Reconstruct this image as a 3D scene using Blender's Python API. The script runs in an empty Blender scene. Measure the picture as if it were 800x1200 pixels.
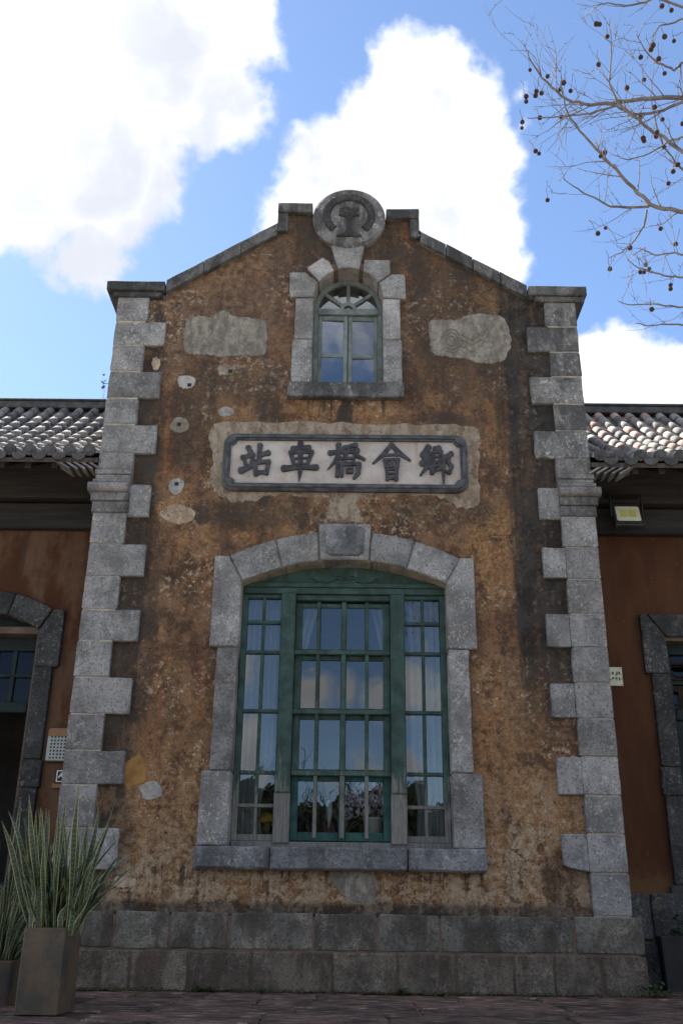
import bpy, bmesh, math, random
from mathutils import Vector, Matrix, noise as mnoise
from mathutils.geometry import tessellate_polygon
R = math.radians
rng = random.Random(7)
S = bpy.context.scene
COL = S.collection

# ------------------------------------------------------------------ camera
F, PITCH, ROLL, YAW, HC, DIST = 1150.0, R(22.54), R(0.763), R(-0.51), 0.62, 10.0
_f = Vector((math.sin(YAW)*math.cos(PITCH), math.cos(YAW)*math.cos(PITCH), math.sin(PITCH)))
_r = Vector((math.cos(YAW), -math.sin(YAW), 0)); _u = _r.cross(_f)
CR = math.cos(ROLL)*_r + math.sin(ROLL)*_u
CU = -math.sin(ROLL)*_r + math.cos(ROLL)*_u
CAM = Vector((0, -DIST, HC))
cd = bpy.data.cameras.new('camera'); cam = bpy.data.objects.new('camera', cd); COL.objects.link(cam)
cd.sensor_fit = 'VERTICAL'; cd.sensor_height = 36; cd.lens = F/1200*36; cd.clip_end = 3000; cd.clip_start = 0.05
m = Matrix((CR, CU, -_f)).transposed().to_4x4(); m.translation = CAM
cam.matrix_world = m
S.camera = cam
def ray(px, py): return CR*(px-400) + CU*(600-py) + _f*F
def P(px, py, Y=0.0):                       # point of the upright plane at depth Y seen at that pixel
    d = ray(px, py); return CAM + d*((DIST+Y)/d.y)
def W(px, py, Y=0.0):
    p = P(px, py, Y); return (p.x, p.z)
def G(px, py, z=0.0):                       # point of the level plane z
    d = ray(px, py); return CAM + d*((z-HC)/d.z)

# ------------------------------------------------------------------ exposure
S.view_settings.view_transform = 'Standard'; S.view_settings.look = 'None'
S.cycles.max_bounces = 6; S.cycles.transparent_max_bounces = 8; S.view_settings.gamma = 1; S.view_settings.exposure = 1.55

# ------------------------------------------------------------------ node helpers
class NT:
    def __init__(s, tree): s.t = tree
    def n(s, typ, ins=None, out=0, **props):
        nd = s.t.nodes.new(typ)
        for k, v in props.items(): setattr(nd, k, v)
        for k, v in (ins or {}).items():
            sk = nd.inputs[k]
            if hasattr(v, 'is_output'): s.t.links.new(v, sk)
            else:
                if isinstance(v, (tuple, list)) and len(v) == 3 and sk.type == 'RGBA': v = (*v, 1)
                sk.default_value = v
        return nd.outputs[out] if len(nd.outputs) else None
    def m(s, op, a, b=0.0, c=0.0, clamp=False):
        return s.n('ShaderNodeMath', {0: a, 1: b, 2: c}, operation=op, use_clamp=clamp)
    def v(s, op, a, b=(0, 0, 0), out=0): return s.n('ShaderNodeVectorMath', {0: a, 1: b}, out, operation=op)
    def mix(s, f, a, b, blend='MIX'):
        nd = s.t.nodes.new('ShaderNodeMix'); nd.data_type = 'RGBA'; nd.blend_type = blend
        for i, v in ((0, f), (6, a), (7, b)):
            if hasattr(v, 'is_output'): s.t.links.new(v, nd.inputs[i])
            else: nd.inputs[i].default_value = (*v, 1) if isinstance(v, (tuple, list)) else v
        return nd.outputs[2]
    def noise(s, vec, scale, detail=4, rough=0.55, dist=0.0, out=0):
        return s.n('ShaderNodeTexNoise', {'Vector': vec, 'Scale': scale, 'Detail': detail, 'Roughness': rough, 'Distortion': dist}, out)
    def ss(s, x, a, b, lo=0.0, hi=1.0):       # smoothstep
        return s.n('ShaderNodeMapRange', {0: x, 1: a, 2: b, 3: lo, 4: hi}, interpolation_type='SMOOTHSTEP')
    def scale(s, vec, xyz): return s.v('MULTIPLY', vec, xyz)

# ------------------------------------------------------------------ world: sky, clouds; sun
SUN_AZ, SUN_EL = R(-40), R(46)
SUNV = Vector((math.sin(SUN_AZ)*math.cos(SUN_EL), math.cos(SUN_AZ)*math.cos(SUN_EL), math.sin(SUN_EL)))
wd = bpy.data.worlds.new('World'); S.world = wd; wd.use_nodes = True
wd.node_tree.nodes.clear(); w = NT(wd.node_tree)
sky = w.n('ShaderNodeTexSky', sky_type='NISHITA', sun_disc=False, sun_elevation=SUN_EL, sun_rotation=SUN_AZ,
          altitude=1300, air_density=1.0, dust_density=0.35, ozone_density=2.8)
gen = w.n('ShaderNodeTexCoord', out=0)
warp = w.v('SUBTRACT', w.noise(gen, 5.0, 5, 0.6, out=1), (0.5, 0.5, 0.5))
gw = w.v('ADD', gen, w.scale(warp, (0.13, 0.13, 0.13)))
BLOBS = [(40,60,230),(170,40,150),(240,120,75),(100,190,130),(95,295,68),(140,235,60),(20,210,110),(270,30,70),
         (500,115,80),(450,170,90),(400,215,80),(350,255,60),(530,200,75),(560,270,62),(480,270,110),(575,305,40),(545,95,38),
         (730,450,75),(800,470,80),(690,470,60),(840,440,60),
         (600,110,10),(595,150,16)]
MIRROR = [(368,814,48),(432,810,52),(500,806,46),(495,895,62),(425,915,40),(295,890,56)]
BLOBS = [(a, b, c, 1) for a, b, c in BLOBS]+[(a, b, c, -1) for a, b, c in MIRROR]       # clouds behind the camera, seen in the panes
best = None
for bx_, by_, br_, fy_ in BLOBS:
    c = ray(bx_, by_); c.y *= fy_; rho2 = (c.length/F)**2; c.normalize()
    rad = br_/F/rho2**0.8
    d = w.v('DISTANCE', gw, tuple(c), out=1)
    v_ = w.n('ShaderNodeMapRange', {0: d, 1: 0.0, 2: rad, 3: 1.0, 4: 0.0}, clamp=False)
    v_ = w.m('MULTIPLY', v_, rad*7)
    best = v_ if best is None else w.m('MAXIMUM', best, v_)
fb = w.noise(gen, 9.0, 7, 0.64)
mask_b = w.ss(w.m('ADD', best, w.m('MULTIPLY', w.m('SUBTRACT', fb, 0.5), 0.62)), -0.02, 0.15)
# the rest of the sky: broken cumulus of the same kind
vd = w.v('DISTANCE', gen, tuple(ray(470, 330).normalized()), out=1)
_mc = ray(400, 800); _mc.y *= -1
md_ = w.v('DISTANCE', gen, tuple(_mc.normalized()), out=1)
field = w.noise(w.v('ADD', gen, w.scale(warp, (0.1, 0.1, 0.1))), 2.1, 6, 0.55)
rest = w.m('MULTIPLY', w.ss(field, 0.49, 0.57), w.m('MULTIPLY', w.ss(vd, 0.55, 0.8), w.ss(md_, 0.2, 0.42)))
mask = w.m('MAXIMUM', mask_b, rest)
shade = w.noise(w.v('ADD', gen, (3.1, 0, 0)), 4.2, 6, 0.58)
thick = w.ss(w.m('MAXIMUM', best, w.m('MULTIPLY', w.m('SUBTRACT', field, 0.5), 3.0)), 0.10, 0.42)
cl = w.mix(w.m('MULTIPLY', thick, w.ss(shade, 0.38, 0.58)), (1.0, 1.0, 1.0), (0.62, 0.65, 0.72))
sund = w.v('DISTANCE', gen, tuple(SUNV), out=1)
cl = w.mix(w.ss(sund, 0.32, 0.05), cl, (1.5, 1.5, 1.5))
bg1 = w.n('ShaderNodeBackground', {0: sky, 1: 0.085}); bg2 = w.n('ShaderNodeBackground', {0: cl, 1: 0.46})
mx = w.n('ShaderNodeMixShader', {0: mask, 1: bg1, 2: bg2})
w.n('ShaderNodeOutputWorld', {0: mx})
sd = bpy.data.lights.new('sun', 'SUN'); sd.energy = 4.6; sd.angle = R(0.53); sd.color = (1, 0.95, 0.87)
sun = bpy.data.objects.new('sun', sd); COL.objects.link(sun)
sun.rotation_euler = SUNV.to_track_quat('Z', 'Y').to_euler(); sun.location = SUNV*60

# ------------------------------------------------------------------ materials
MATS = {}
def newmat(name):
    m = bpy.data.materials.new(name); m.use_nodes = True; m.node_tree.nodes.clear(); MATS[name] = m
    return m, NT(m.node_tree)
def finish(t, col, rough=0.85, bump=None, bs=0.5, bd=0.01, metal=0.0, spec=0.3, extra=None):
    ins = {'Base Color': col, 'Roughness': rough, 'Metallic': metal, 'Specular IOR Level': spec}
    if bump is not None: ins['Normal'] = t.n('ShaderNodeBump', {'Strength': bs, 'Distance': bd, 'Height': bump})
    if extra: ins.update(extra)
    b = t.n('ShaderNodeBsdfPrincipled', ins)
    t.n('ShaderNodeOutputMaterial', {0: b}); return b
def coords(t, rnd=30.0):
    co = t.n('ShaderNodeTexCoord', out=3); r = t.n('ShaderNodeObjectInfo', out=5)
    return t.v('ADD', co, t.n('ShaderNodeCombineXYZ', {0: t.m('MULTIPLY', r, rnd), 1: t.m('MULTIPLY', r, rnd*0.7), 2: t.m('MULTIPLY', r, rnd*1.3)})), r
def varied(t, col, r, amt=0.2):
    return t.mix(1.0, col, t.n('ShaderNodeCombineColor', {i: t.m('ADD', t.m('MULTIPLY', r, amt*2), 1-amt) for i in range(3)}), 'MULTIPLY')

def stone_mat(name, base, dirt=0.3, fleck=0.5, dark=(0.05, 0.05, 0.05), warm=0.25, vein=0.13):
    m, t = newmat(name); co, r = coords(t)
    a = t.noise(co, 3.0, 6, 0.65); b = t.noise(co, 30, 4, 0.75); c = t.noise(t.v('ADD', co, (5, 5, 5)), 48, 3, 0.7); e = t.noise(co, 8, 8, 0.7)
    lo = tuple(x*0.62 for x in base); hi = tuple(min(1, x*1.25) for x in base)
    col = t.mix(t.ss(a, 0.35, 0.65), lo, hi)
    col = t.mix(t.m('MULTIPLY', t.ss(e, 0.52, 0.66), warm), col, (0.30, 0.24, 0.17))
    area = t.ss(t.noise(t.v('ADD', co, (9, 1, 2)), 2.2, 3), 0.38, 0.6, 0.35, 1.0)
    col = t.mix(t.m('MULTIPLY', t.ss(t.m('ADD', b, t.m('MULTIPLY', t.m('SUBTRACT', e, 0.5), 0.35)), 0.54, 0.64), t.m('MULTIPLY', area, fleck)), col, (0.52, 0.51, 0.49))
    col = t.mix(t.m('MULTIPLY', t.ss(c, 0.47, 0.36), 0.75), col, tuple(x*0.3 for x in base))
    vn = t.noise(t.scale(co, (1.0, 1.0, 0.4)), 2.0, 2, 0.5, 0.8)
    col = t.mix(t.m('MULTIPLY', t.m('MULTIPLY', t.ss(t.m('ABSOLUTE', t.m('SUBTRACT', vn, 0.57)), 0.005, 0.0), t.ss(r, 0.55, 0.6)), vein), col, (0.6, 0.58, 0.53))
    d = t.noise(t.scale(co, (1.3, 1.3, 0.5)), 2.4, 9, 0.7)
    col = t.mix(t.m('MULTIPLY', t.ss(d, 0.60-dirt*0.35, 0.70-dirt*0.3), min(1, dirt*1.7)), col, dark)
    col = varied(t, col, r, 0.2)
    h = t.m('ADD', t.m('MULTIPLY', b, 0.6), t.m('ADD', t.m('MULTIPLY', c, 0.5), t.m('MULTIPLY', e, 0.9)))
    finish(t, col, 0.9, h, 0.8, 0.016)
stone_mat('stone', (0.235, 0.23, 0.226), 0.2, 0.62)
stone_mat('stone_pale', (0.33, 0.322, 0.312), 0.15, 0.6)
stone_mat('stone_dark', (0.15, 0.147, 0.144), 0.42, 0.3, (0.03, 0.03, 0.032))
stone_mat('stone_upper', (0.19, 0.185, 0.18), 0.42, 0.8, (0.045, 0.045, 0.046))
stone_mat('stone_plinth', (0.15, 0.138, 0.118), 0.36, 0.25, (0.045, 0.034, 0.026), 0.45, 0.12)
stone_mat('stone_plinth_low', (0.15, 0.125, 0.098), 0.34, 0.2, (0.045, 0.03, 0.022), 0.4, 0.1)
stone_mat('stone_emblem', (0.085, 0.083, 0.082), 0.4, 0.3, (0.03, 0.03, 0.03), 0.2, 0.0)
stone_mat('stone_sill', (0.185, 0.19, 0.20), 0.32, 0.55, (0.05, 0.05, 0.055))
stone_mat('stone_corbel', (0.23, 0.22, 0.215), 0.35, 0.3, (0.06, 0.05, 0.045))
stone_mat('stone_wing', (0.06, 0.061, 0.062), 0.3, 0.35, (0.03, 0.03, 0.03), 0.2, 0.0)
def simple(name, c1, c2, scale=8.0, rough=0.8, bs=0.3, bd=0.006, spec=0.3, stretch=(1, 1, 1), metal=0.0, rv=0.12):
    m, t = newmat(name); co, r = coords(t)
    a = t.noise(t.scale(co, stretch), scale, 6, 0.62); b = t.noise(t.scale(co, stretch), scale*7, 3, 0.6)
    col = t.mix(t.ss(a, 0.34, 0.66), c1, c2)
    col = t.mix(t.m('MULTIPLY', t.ss(b, 0.5, 0.75), 0.35), col, tuple(x*0.5 for x in c1))
    finish(t, varied(t, col, r, rv), rough, t.m('ADD', a, t.m('MULTIPLY', b, 0.5)), bs, bd, metal, spec)
simple('mortar', (0.42, 0.37, 0.29), (0.25, 0.22, 0.18), 9)
simple('mortar_dark', (0.17, 0.115, 0.08), (0.10, 0.07, 0.05), 7)

def cement_mat(name, c1, c2, brown=0.5):
    m, t = newmat(name); co, r = coords(t)
    a = t.noise(t.scale(co, (1.6, 1, 0.6)), 6, 8, 0.7); b = t.noise(co, 24, 5, 0.72); c = t.noise(t.v('ADD', co, (3, 1, 2)), 7, 7, 0.72)
    col = t.mix(t.ss(a, 0.38, 0.6), c1, c2)
    col = t.mix(t.m('MULTIPLY', t.ss(c, 0.53, 0.60), brown), col, (0.14, 0.088, 0.058))
    col = t.mix(t.m('MULTIPLY', t.ss(b, 0.56, 0.66), 0.4), col, (0.5, 0.46, 0.4))
    col = t.mix(t.m('MULTIPLY', t.ss(b, 0.44, 0.36), 0.5), col, tuple(x*0.4 for x in c2))
    finish(t, varied(t, col, r, 0.12), 0.9, t.m('ADD', t.m('ADD', a, c), b), 0.8, 0.016)
cement_mat('cement', (0.36, 0.32, 0.26), (0.21, 0.18, 0.145), 0.5); cement_mat('cement_grey', (0.30, 0.275, 0.235), (0.17, 0.15, 0.125), 0.45)
cement_mat('cement_cream', (0.43, 0.35, 0.25), (0.28, 0.20, 0.13), 0.7); cement_mat('cement_white', (0.40, 0.39, 0.36), (0.28, 0.27, 0.25), 0.3)
cement_mat('cement_sign', (0.36, 0.30, 0.23), (0.23, 0.17, 0.12), 0.75)
simple('cement_ochre', (0.30, 0.17, 0.05), (0.2, 0.10, 0.035), 8, 0.85, 0.3)
simple('wood_dark', (0.028, 0.026, 0.026), (0.05, 0.046, 0.045), 3, 0.75, 0.4, 0.006, 0.25, (0.4, 1, 6))
simple('wood_soffit', (0.05, 0.04, 0.035), (0.09, 0.07, 0.06), 3, 0.8, 0.4, 0.006, 0.2, (5, 0.6, 1))
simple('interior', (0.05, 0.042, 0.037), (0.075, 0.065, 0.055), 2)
simple('sign_frame', (0.04, 0.042, 0.046), (0.10, 0.103, 0.11), 9, 0.6, 0.5, 0.008)
simple('sign_black', (0.033, 0.033, 0.041), (0.075, 0.073, 0.08), 14, 0.7, 0.5, 0.006)
simple('tile', (0.12, 0.118, 0.118), (0.24, 0.23, 0.222), 9, 0.85, 0.5, 0.008, 0.3, (1, 1, 1), 0, 0.3)
simple('tile_pan', (0.07, 0.065, 0.063), (0.15, 0.14, 0.13), 6, 0.9, 0.4, 0.008, 0.2, (1, 1, 1), 0, 0.25)
simple('tile_red', (0.34, 0.21, 0.165), (0.42, 0.34, 0.30), 6, 0.85, 0.5, 0.008, 0.3, (1, 1, 1), 0, 0.25)
simple('tile_pale', (0.38, 0.355, 0.33), (0.23, 0.215, 0.20), 10, 0.85, 0.5, 0.008, 0.3, (1, 1, 1), 0, 0.25)
simple('tile_end', (0.05, 0.052, 0.054), (0.10, 0.10, 0.10), 9)
simple('curtain', (0.36, 0.365, 0.37), (0.28, 0.285, 0.29), 3, 0.95, 0.1)
simple('planter', (0.045, 0.042, 0.036), (0.105, 0.072, 0.042), 4.5, 0.55, 0.25, 0.004, 0.4)
simple('planter_black', (0.02, 0.02, 0.021), (0.03, 0.03, 0.03), 5, 0.6)
simple('soil', (0.06, 0.035, 0.022), (0.12, 0.055, 0.03), 20, 0.95, 0.8, 0.02)
simple('leaf_margin', (0.36, 0.36, 0.17), (0.26, 0.28, 0.12), 10, 0.45, 0.1, 0.002, 0.4)
simple('leaf_dry', (0.20, 0.075, 0.03), (0.12, 0.05, 0.025), 10, 0.7)
simple('weed', (0.035, 0.07, 0.02), (0.06, 0.10, 0.03), 15, 0.6)
simple('bark', (0.16, 0.14, 0.12), (0.27, 0.24, 0.21), 14, 0.85, 0.5, 0.006)
simple('twig', (0.13, 0.108, 0.098), (0.22, 0.195, 0.18), 14, 0.8)
simple('twig_dark', (0.03, 0.026, 0.022), (0.05, 0.043, 0.037), 14, 0.8)
simple('seed', (0.05, 0.026, 0.02), (0.085, 0.045, 0.032), 120, 0.95, 0.9, 0.006)
simple('metal_dark', (0.03, 0.03, 0.032), (0.045, 0.045, 0.047), 8, 0.45)
simple('lamp_glass', (0.62, 0.62, 0.42), (0.7, 0.7, 0.55), 5, 0.25, 0.05, 0.002, 0.5)
simple('lamp_chip', (0.55, 0.5, 0.16), (0.6, 0.55, 0.2), 9, 0.5, 0.05)
simple('plate_cream', (0.60, 0.60, 0.47), (0.50, 0.50, 0.38), 20, 0.6, 0.2)
simple('panel_grey', (0.42, 0.44, 0.41), (0.36, 0.38, 0.35), 12, 0.5, 0.1)
simple('tan', (0.30, 0.17, 0.075), (0.24, 0.14, 0.06), 15, 0.7)
simple('black', (0.012, 0.012, 0.013), (0.02, 0.02, 0.02), 10, 0.5, 0.05)
simple('white', (0.72, 0.72, 0.70), (0.62, 0.62, 0.6), 10, 0.6, 0.05)
simple('orange', (0.62, 0.27, 0.03), (0.5, 0.2, 0.02), 30, 0.6)
simple('petal', (0.80, 0.72, 0.80), (0.66, 0.56, 0.68), 40, 0.8, 0.4)
simple('pot_white', (0.55, 0.52, 0.45), (0.48, 0.44, 0.38), 8, 0.5)
simple('brown', (0.11, 0.06, 0.035), (0.07, 0.04, 0.025), 12, 0.6)
simple('crystal', (0.75, 0.77, 0.78), (0.45, 0.47, 0.5), 22, 0.08, 0.1, 0.004, 0.8, (8, 8, 0.5))
simple('ground', (0.24, 0.21, 0.17), (0.34, 0.30, 0.25), 0.8, 0.95, 0.6, 0.03)
simple('hedge', (0.022, 0.03, 0.016), (0.04, 0.05, 0.024), 2.0, 1.0, 0.3, 0.006, 0.02)

# paving: dark reddish stone with dirt and pale scuffs
m, t = newmat('paving'); co = t.n('ShaderNodeTexCoord', out=3); geo = t.n('ShaderNodeNewGeometry', out=0); r = t.n('ShaderNodeObjectInfo', out=5)
a = t.noise(geo, 2.2, 7, 0.65); b = t.noise(t.scale(geo, (1, 2.6, 1)), 5, 8, 0.7); c = t.noise(geo, 70, 2)
col = t.mix(t.ss(a, 0.36, 0.62), (0.045, 0.032, 0.027), (0.14, 0.085, 0.065))
col = t.mix(t.m('MULTIPLY', t.ss(b, 0.53, 0.60), 0.85), col, (0.30, 0.225, 0.185))
col = t.mix(t.ss(b, 0.46, 0.36), col, (0.022, 0.018, 0.016))
finish(t, varied(t, col, r, 0.25), t.ss(a, 0.3, 0.7, 0.7, 0.95), t.m('ADD', b, t.m('MULTIPLY', c, 0.3)), 0.7, 0.02)

# weathered plaster of the gable front (object coordinates are metres)
m, t = newmat('plaster'); co = t.n('ShaderNodeTexCoord', out=3)
sx = t.n('ShaderNodeSeparateXYZ', {0: co}, 0); sz = t.n('ShaderNodeSeparateXYZ', {0: co}, 2)
big = t.noise(co, 0.85, 5, 0.6); mid = t.noise(t.scale(co, (1.25, 1, 0.8)), 2.6, 8, 0.68); mid2 = t.noise(t.v('ADD', co, (7, 3, 1)), 3.4, 8, 0.7)
fine = t.noise(co, 17, 7, 0.72); fine2 = t.noise(t.v('ADD', co, (2, 9, 4)), 22, 5, 0.72); grain = t.noise(co, 70, 3, 0.7)
strk = t.noise(t.scale(co, (5.5, 1, 0.42)), 1.5, 7, 0.65); strk2 = t.noise(t.scale(co, (3.2, 1, 0.16)), 1.7, 5, 0.6)
wz = t.m('ADD', sz, t.m('MULTIPLY', t.m('SUBTRACT', big, 0.5), 3.0))
def zone(x, z, rx, rz, k=1.6):
    dx = t.m('DIVIDE', t.m('SUBTRACT', sx, x), rx); dz = t.m('DIVIDE', t.m('SUBTRACT', sz, z), rz)
    q = t.m('ADD', t.m('ADD', t.m('MULTIPLY', dx, dx), t.m('MULTIPLY', dz, dz)), t.m('MULTIPLY', t.m('SUBTRACT', mid, 0.5), k))
    return t.ss(q, 1.25, 0.2)
low = t.ss(wz, 3.0, 1.1)                                        # where more of the brown coat is lost
for x_, z_, rx_, rz_, k_ in ((1.55, 4.3, .38, .75, 1.), (1.62, 2.2, .4, 1.3, .95), (-1.75, 1.6, .5, .9, 1.), (-1.6, 7.95, .75, .22, .8), (1.75, 7.55, .3, .3, .9), (-0.45, 6.02, .35, .16, .9), (0.35, 6.0, .35, .18, .9),
                             (-0.7, 4.78, .5, .15, .5), (1.0, 4.75, .35, .2, .7), (-1.9, 5.0, .2, .3, .6), (-1.35, 6.05, .3, .35, .5), (-1.55, 4.3, .15, .6, .6)):
    low = t.m('MAXIMUM', low, t.m('MULTIPLY', zone(x_, z_, rx_, rz_), k_))
BR, DK, OC, RU, CR_ = (0.130, 0.072, 0.044), (0.055, 0.036, 0.026), (0.42, 0.235, 0.110), (0.29, 0.12, 0.055), (0.56, 0.46, 0.34)
fine3 = t.noise(t.v('ADD', co, (4, 4, 8)), 11, 9, 0.78)
def pk(x, k=0.5): return t.m('ADD', x, t.m('MULTIPLY', t.m('SUBTRACT', fine3, 0.5), k))     # ragged threshold field
col = t.mix(t.ss(pk(mid, 0.6), 0.44, 0.56), BR, (0.225, 0.132, 0.078))
col = t.mix(t.m('MULTIPLY', t.m('MULTIPLY', t.ss(pk(mid2, 0.7), 0.53, 0.60), t.ss(low, 0.0, 1.0, 1.0, 0.3)), 0.7), col, DK)
ocm = t.m('MAXIMUM', t.ss(pk(mid2, 0.9), 0.44, 0.37), t.m('MULTIPLY', low, t.ss(pk(mid, 0.9), 0.38, 0.50)))
col = t.mix(t.m('MULTIPLY', ocm, t.ss(fine, 0.36, 0.52, 0.4, 1.0)), col, t.mix(t.ss(fine2, 0.42, 0.58), OC, (0.25, 0.14, 0.066)))
rum = t.ss(pk(strk, 0.9), 0.57, 0.62)
col = t.mix(t.m('MULTIPLY', rum, 0.6), col, RU)
# purple-brown faded coat of the upper left
upl = t.m('MULTIPLY', t.ss(sz, 5.6, 7.2), t.ss(t.m('ADD', sx, t.m('MULTIPLY', big, 1.2)), 0.6, -0.6))
col = t.mix(t.m('MULTIPLY', upl, 0.55), col, t.mix(t.ss(fine3, 0.44, 0.56), (0.13, 0.088, 0.068), (0.23, 0.155, 0.11)))
# peeled cream flecks, in drifts
drift = t.ss(t.noise(t.v('ADD', co, (11, 0, 5)), 1.1, 5, 0.62), 0.47, 0.60)
fl = t.ss(t.m('ADD', fine2, t.m('MULTIPLY', t.m('SUBTRACT', fine3, 0.5), 0.8)), 0.555, 0.60)
col = t.mix(t.m('MULTIPLY', fl, t.m('ADD', t.m('MULTIPLY', drift, 0.8), 0.07)), col, CR_)
col = t.mix(t.m('MULTIPLY', t.m('MULTIPLY', t.ss(fine3, 0.53, 0.58), drift), 0.55), col, (0.38, 0.28, 0.18))
dkp = t.ss(t.m('ADD', fine2, t.m('MULTIPLY', t.m('SUBTRACT', fine, 0.5), 0.5)), 0.44, 0.37)
col = t.mix(t.m('MULTIPLY', dkp, 0.7), col, (0.04, 0.028, 0.021))
# pale washed strip near the base
base = t.m('MULTIPLY', t.ss(wz, 1.9, 0.9), t.ss(pk(t.m('ADD', t.m('MULTIPLY', strk, 0.35), t.m('MULTIPLY', mid2, 0.65)), 1.1), 0.44, 0.53))
col = t.mix(t.m('MULTIPLY', base, 0.8), col, t.mix(t.ss(fine, 0.42, 0.58), (0.52, 0.41, 0.28), (0.36, 0.25, 0.165)))
col = t.mix(1.0, col, t.n('ShaderNodeCombineColor', {i_: t.ss(t.m('ADD', fine3, t.m('MULTIPLY', t.m('SUBTRACT', grain, 0.5), 0.5)), 0.38, 0.62, 0.80, 1.18) for i_ in range(3)}), 'MULTIPLY')
# grey-black rain streaks and lichen: beside the right quoins, below the copings, round the sills
edge = t.m('ADD', sx, t.m('MULTIPLY', t.m('SUBTRACT', strk2, 0.5), 0.75))
right = t.m('MULTIPLY', t.ss(edge, 1.60, 1.84), t.ss(t.m('ADD', sz, t.m('MULTIPLY', mid, 1.5)), 2.6, 4.1))
upr = t.m('MULTIPLY', t.ss(edge, 0.2, 0.9), t.ss(t.m('ADD', sz, t.m('MULTIPLY', strk2, 1.6)), 6.3, 7.6))
ctr = t.m('MULTIPLY', t.ss(t.m('ABSOLUTE', t.m('ADD', edge, 0.03)), 0.95, 0.5), t.ss(sz, 7.7, 8.1))
def at(x, z, rx, rz):
    dx = t.m('DIVIDE', t.m('SUBTRACT', sx, x), rx); dz = t.m('DIVIDE', t.m('SUBTRACT', sz, z), rz)
    q = t.m('ADD', t.m('ADD', t.m('MULTIPLY', dx, dx), t.m('MULTIPLY', dz, dz)), t.m('MULTIPLY', t.m('SUBTRACT', mid, 0.5), 2.2))
    return t.ss(q, 1.0, 0.35)
blk = t.m('MAXIMUM', t.m('MULTIPLY', right, 0.97), t.m('MAXIMUM', t.m('MULTIPLY', upr, 0.55), t.m('MULTIPLY', ctr, 0.7)))
for x, z, rx, rz, k in ((1.62, 7.15, 0.2, 0.35, .8), (-0.06, 6.0, 0.10, 0.25, .9), (-1.75, 6.0, 0.35, 0.9, .55), (-1.0, 4.75, 0.9, 0.25, .6), (1.1, 4.8, 0.7, 0.25, .55),
                      (-0.95, 6.2, 0.2, 0.5, .55), (-2.1, 3.3, 0.12, 1.4, .5), (-2.3, 1.3, 0.3, 0.5, .55), (1.75, 3.0, 0.2, 1.2, .35), (2.1, 1.0, .3, .35, .6), (-1.3, 6.35, .8, .28, .45), (-2.32, 4.0, .24, 3.8, .85), (1.3, 7.9, .5, .3, .5), (0.9, 5.9, .9, .15, .5)):
    blk = t.m('MAXIMUM', blk, t.m('MULTIPLY', at(x, z, rx, rz), k))
foot = t.m('MULTIPLY', t.ss(t.m('ADD', sz, t.m('MULTIPLY', t.m('SUBTRACT', fine, 0.5), 0.12)), 0.80, 0.72), 0.85)
gen_s = t.m('MULTIPLY', t.ss(strk2, 0.56, 0.70), 0.4)
drip = t.noise(t.scale(co, (9, 1, 0.5)), 1.6, 4, 0.6)
dz1 = t.m('MULTIPLY', t.m('MULTIPLY', t.ss(drip, 0.55, 0.62), t.ss(sz, 0.78, 1.04)), t.ss(sz, 1.12, 1.06))
dz2 = t.m('MULTIPLY', t.m('MULTIPLY', t.m('MULTIPLY', t.ss(drip, 0.52, 0.60), t.ss(sz, 5.72, 6.14)), t.ss(sz, 6.3, 6.2)), t.ss(t.m('ABSOLUTE', sx), 0.8, 0.6))
dz3 = t.m('MULTIPLY', t.m('MULTIPLY', t.ss(drip, 0.54, 0.62), t.ss(sz, 7.0, 7.9)), t.ss(sx, -0.2, 0.6, 0.3, 1.0))
gen_s = t.m('MAXIMUM', gen_s, t.m('MULTIPLY', t.m('MAXIMUM', t.m('MAXIMUM', dz1, dz2), t.m('MULTIPLY', dz3, 0.7)), 0.85))
crk = t.noise(t.v('ADD', co, (21, 2, 6)), 1.3, 3, 0.6, 0.5)
gen_s = t.m('MAXIMUM', gen_s, t.m('MULTIPLY', t.m('MULTIPLY', t.ss(t.m('ABSOLUTE', t.m('SUBTRACT', crk, 0.47)), 0.0035, 0.001), t.ss(big, 0.45, 0.55)), 0.85))
blk = t.m('MAXIMUM', t.m('MAXIMUM', blk, foot), gen_s)
blk = t.m('MULTIPLY', blk, t.ss(pk(strk, 1.2), 0.60, 0.48, 0.72, 1.0))
col = t.mix(blk, col, t.mix(t.ss(mid2, 0.4, 0.6), (0.028, 0.026, 0.025), (0.062, 0.056, 0.05)))
h = t.m('ADD', t.m('ADD', t.m('MULTIPLY', fine, 0.5), fine3), t.m('ADD', t.m('MULTIPLY', grain, 0.35), t.m('ADD', t.m('MULTIPLY', fl, 0.25), t.m('MULTIPLY', mid, 1.5))))
finish(t, col, 0.92, h, 0.85, 0.03, 0, 0.2)

# plaster of the wings: smoother red-brown limewash, its colour darkened for the eave shade
m, t = newmat('plaster_wing'); co = t.n('ShaderNodeTexCoord', out=3)
sx = t.n('ShaderNodeSeparateXYZ', {0: co}, 0); sz = t.n('ShaderNodeSeparateXYZ', {0: co}, 2)
a = t.noise(t.scale(co, (1.6, 1, 0.5)), 1.8, 6, 0.6); b = t.noise(co, 12, 7, 0.7); c = t.noise(t.scale(co, (6, 1, 0.5)), 1.4, 5, 0.6)
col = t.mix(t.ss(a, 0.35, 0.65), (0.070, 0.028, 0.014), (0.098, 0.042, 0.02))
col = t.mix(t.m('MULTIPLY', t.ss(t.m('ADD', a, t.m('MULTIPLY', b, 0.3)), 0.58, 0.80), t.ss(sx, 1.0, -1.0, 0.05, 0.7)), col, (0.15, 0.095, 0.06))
col = t.mix(t.m('MULTIPLY', t.ss(c, 0.48, 0.36), t.ss(sx, 1.0, -1.0, 0.2, 0.6)), col, (0.05, 0.034, 0.028))
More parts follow.
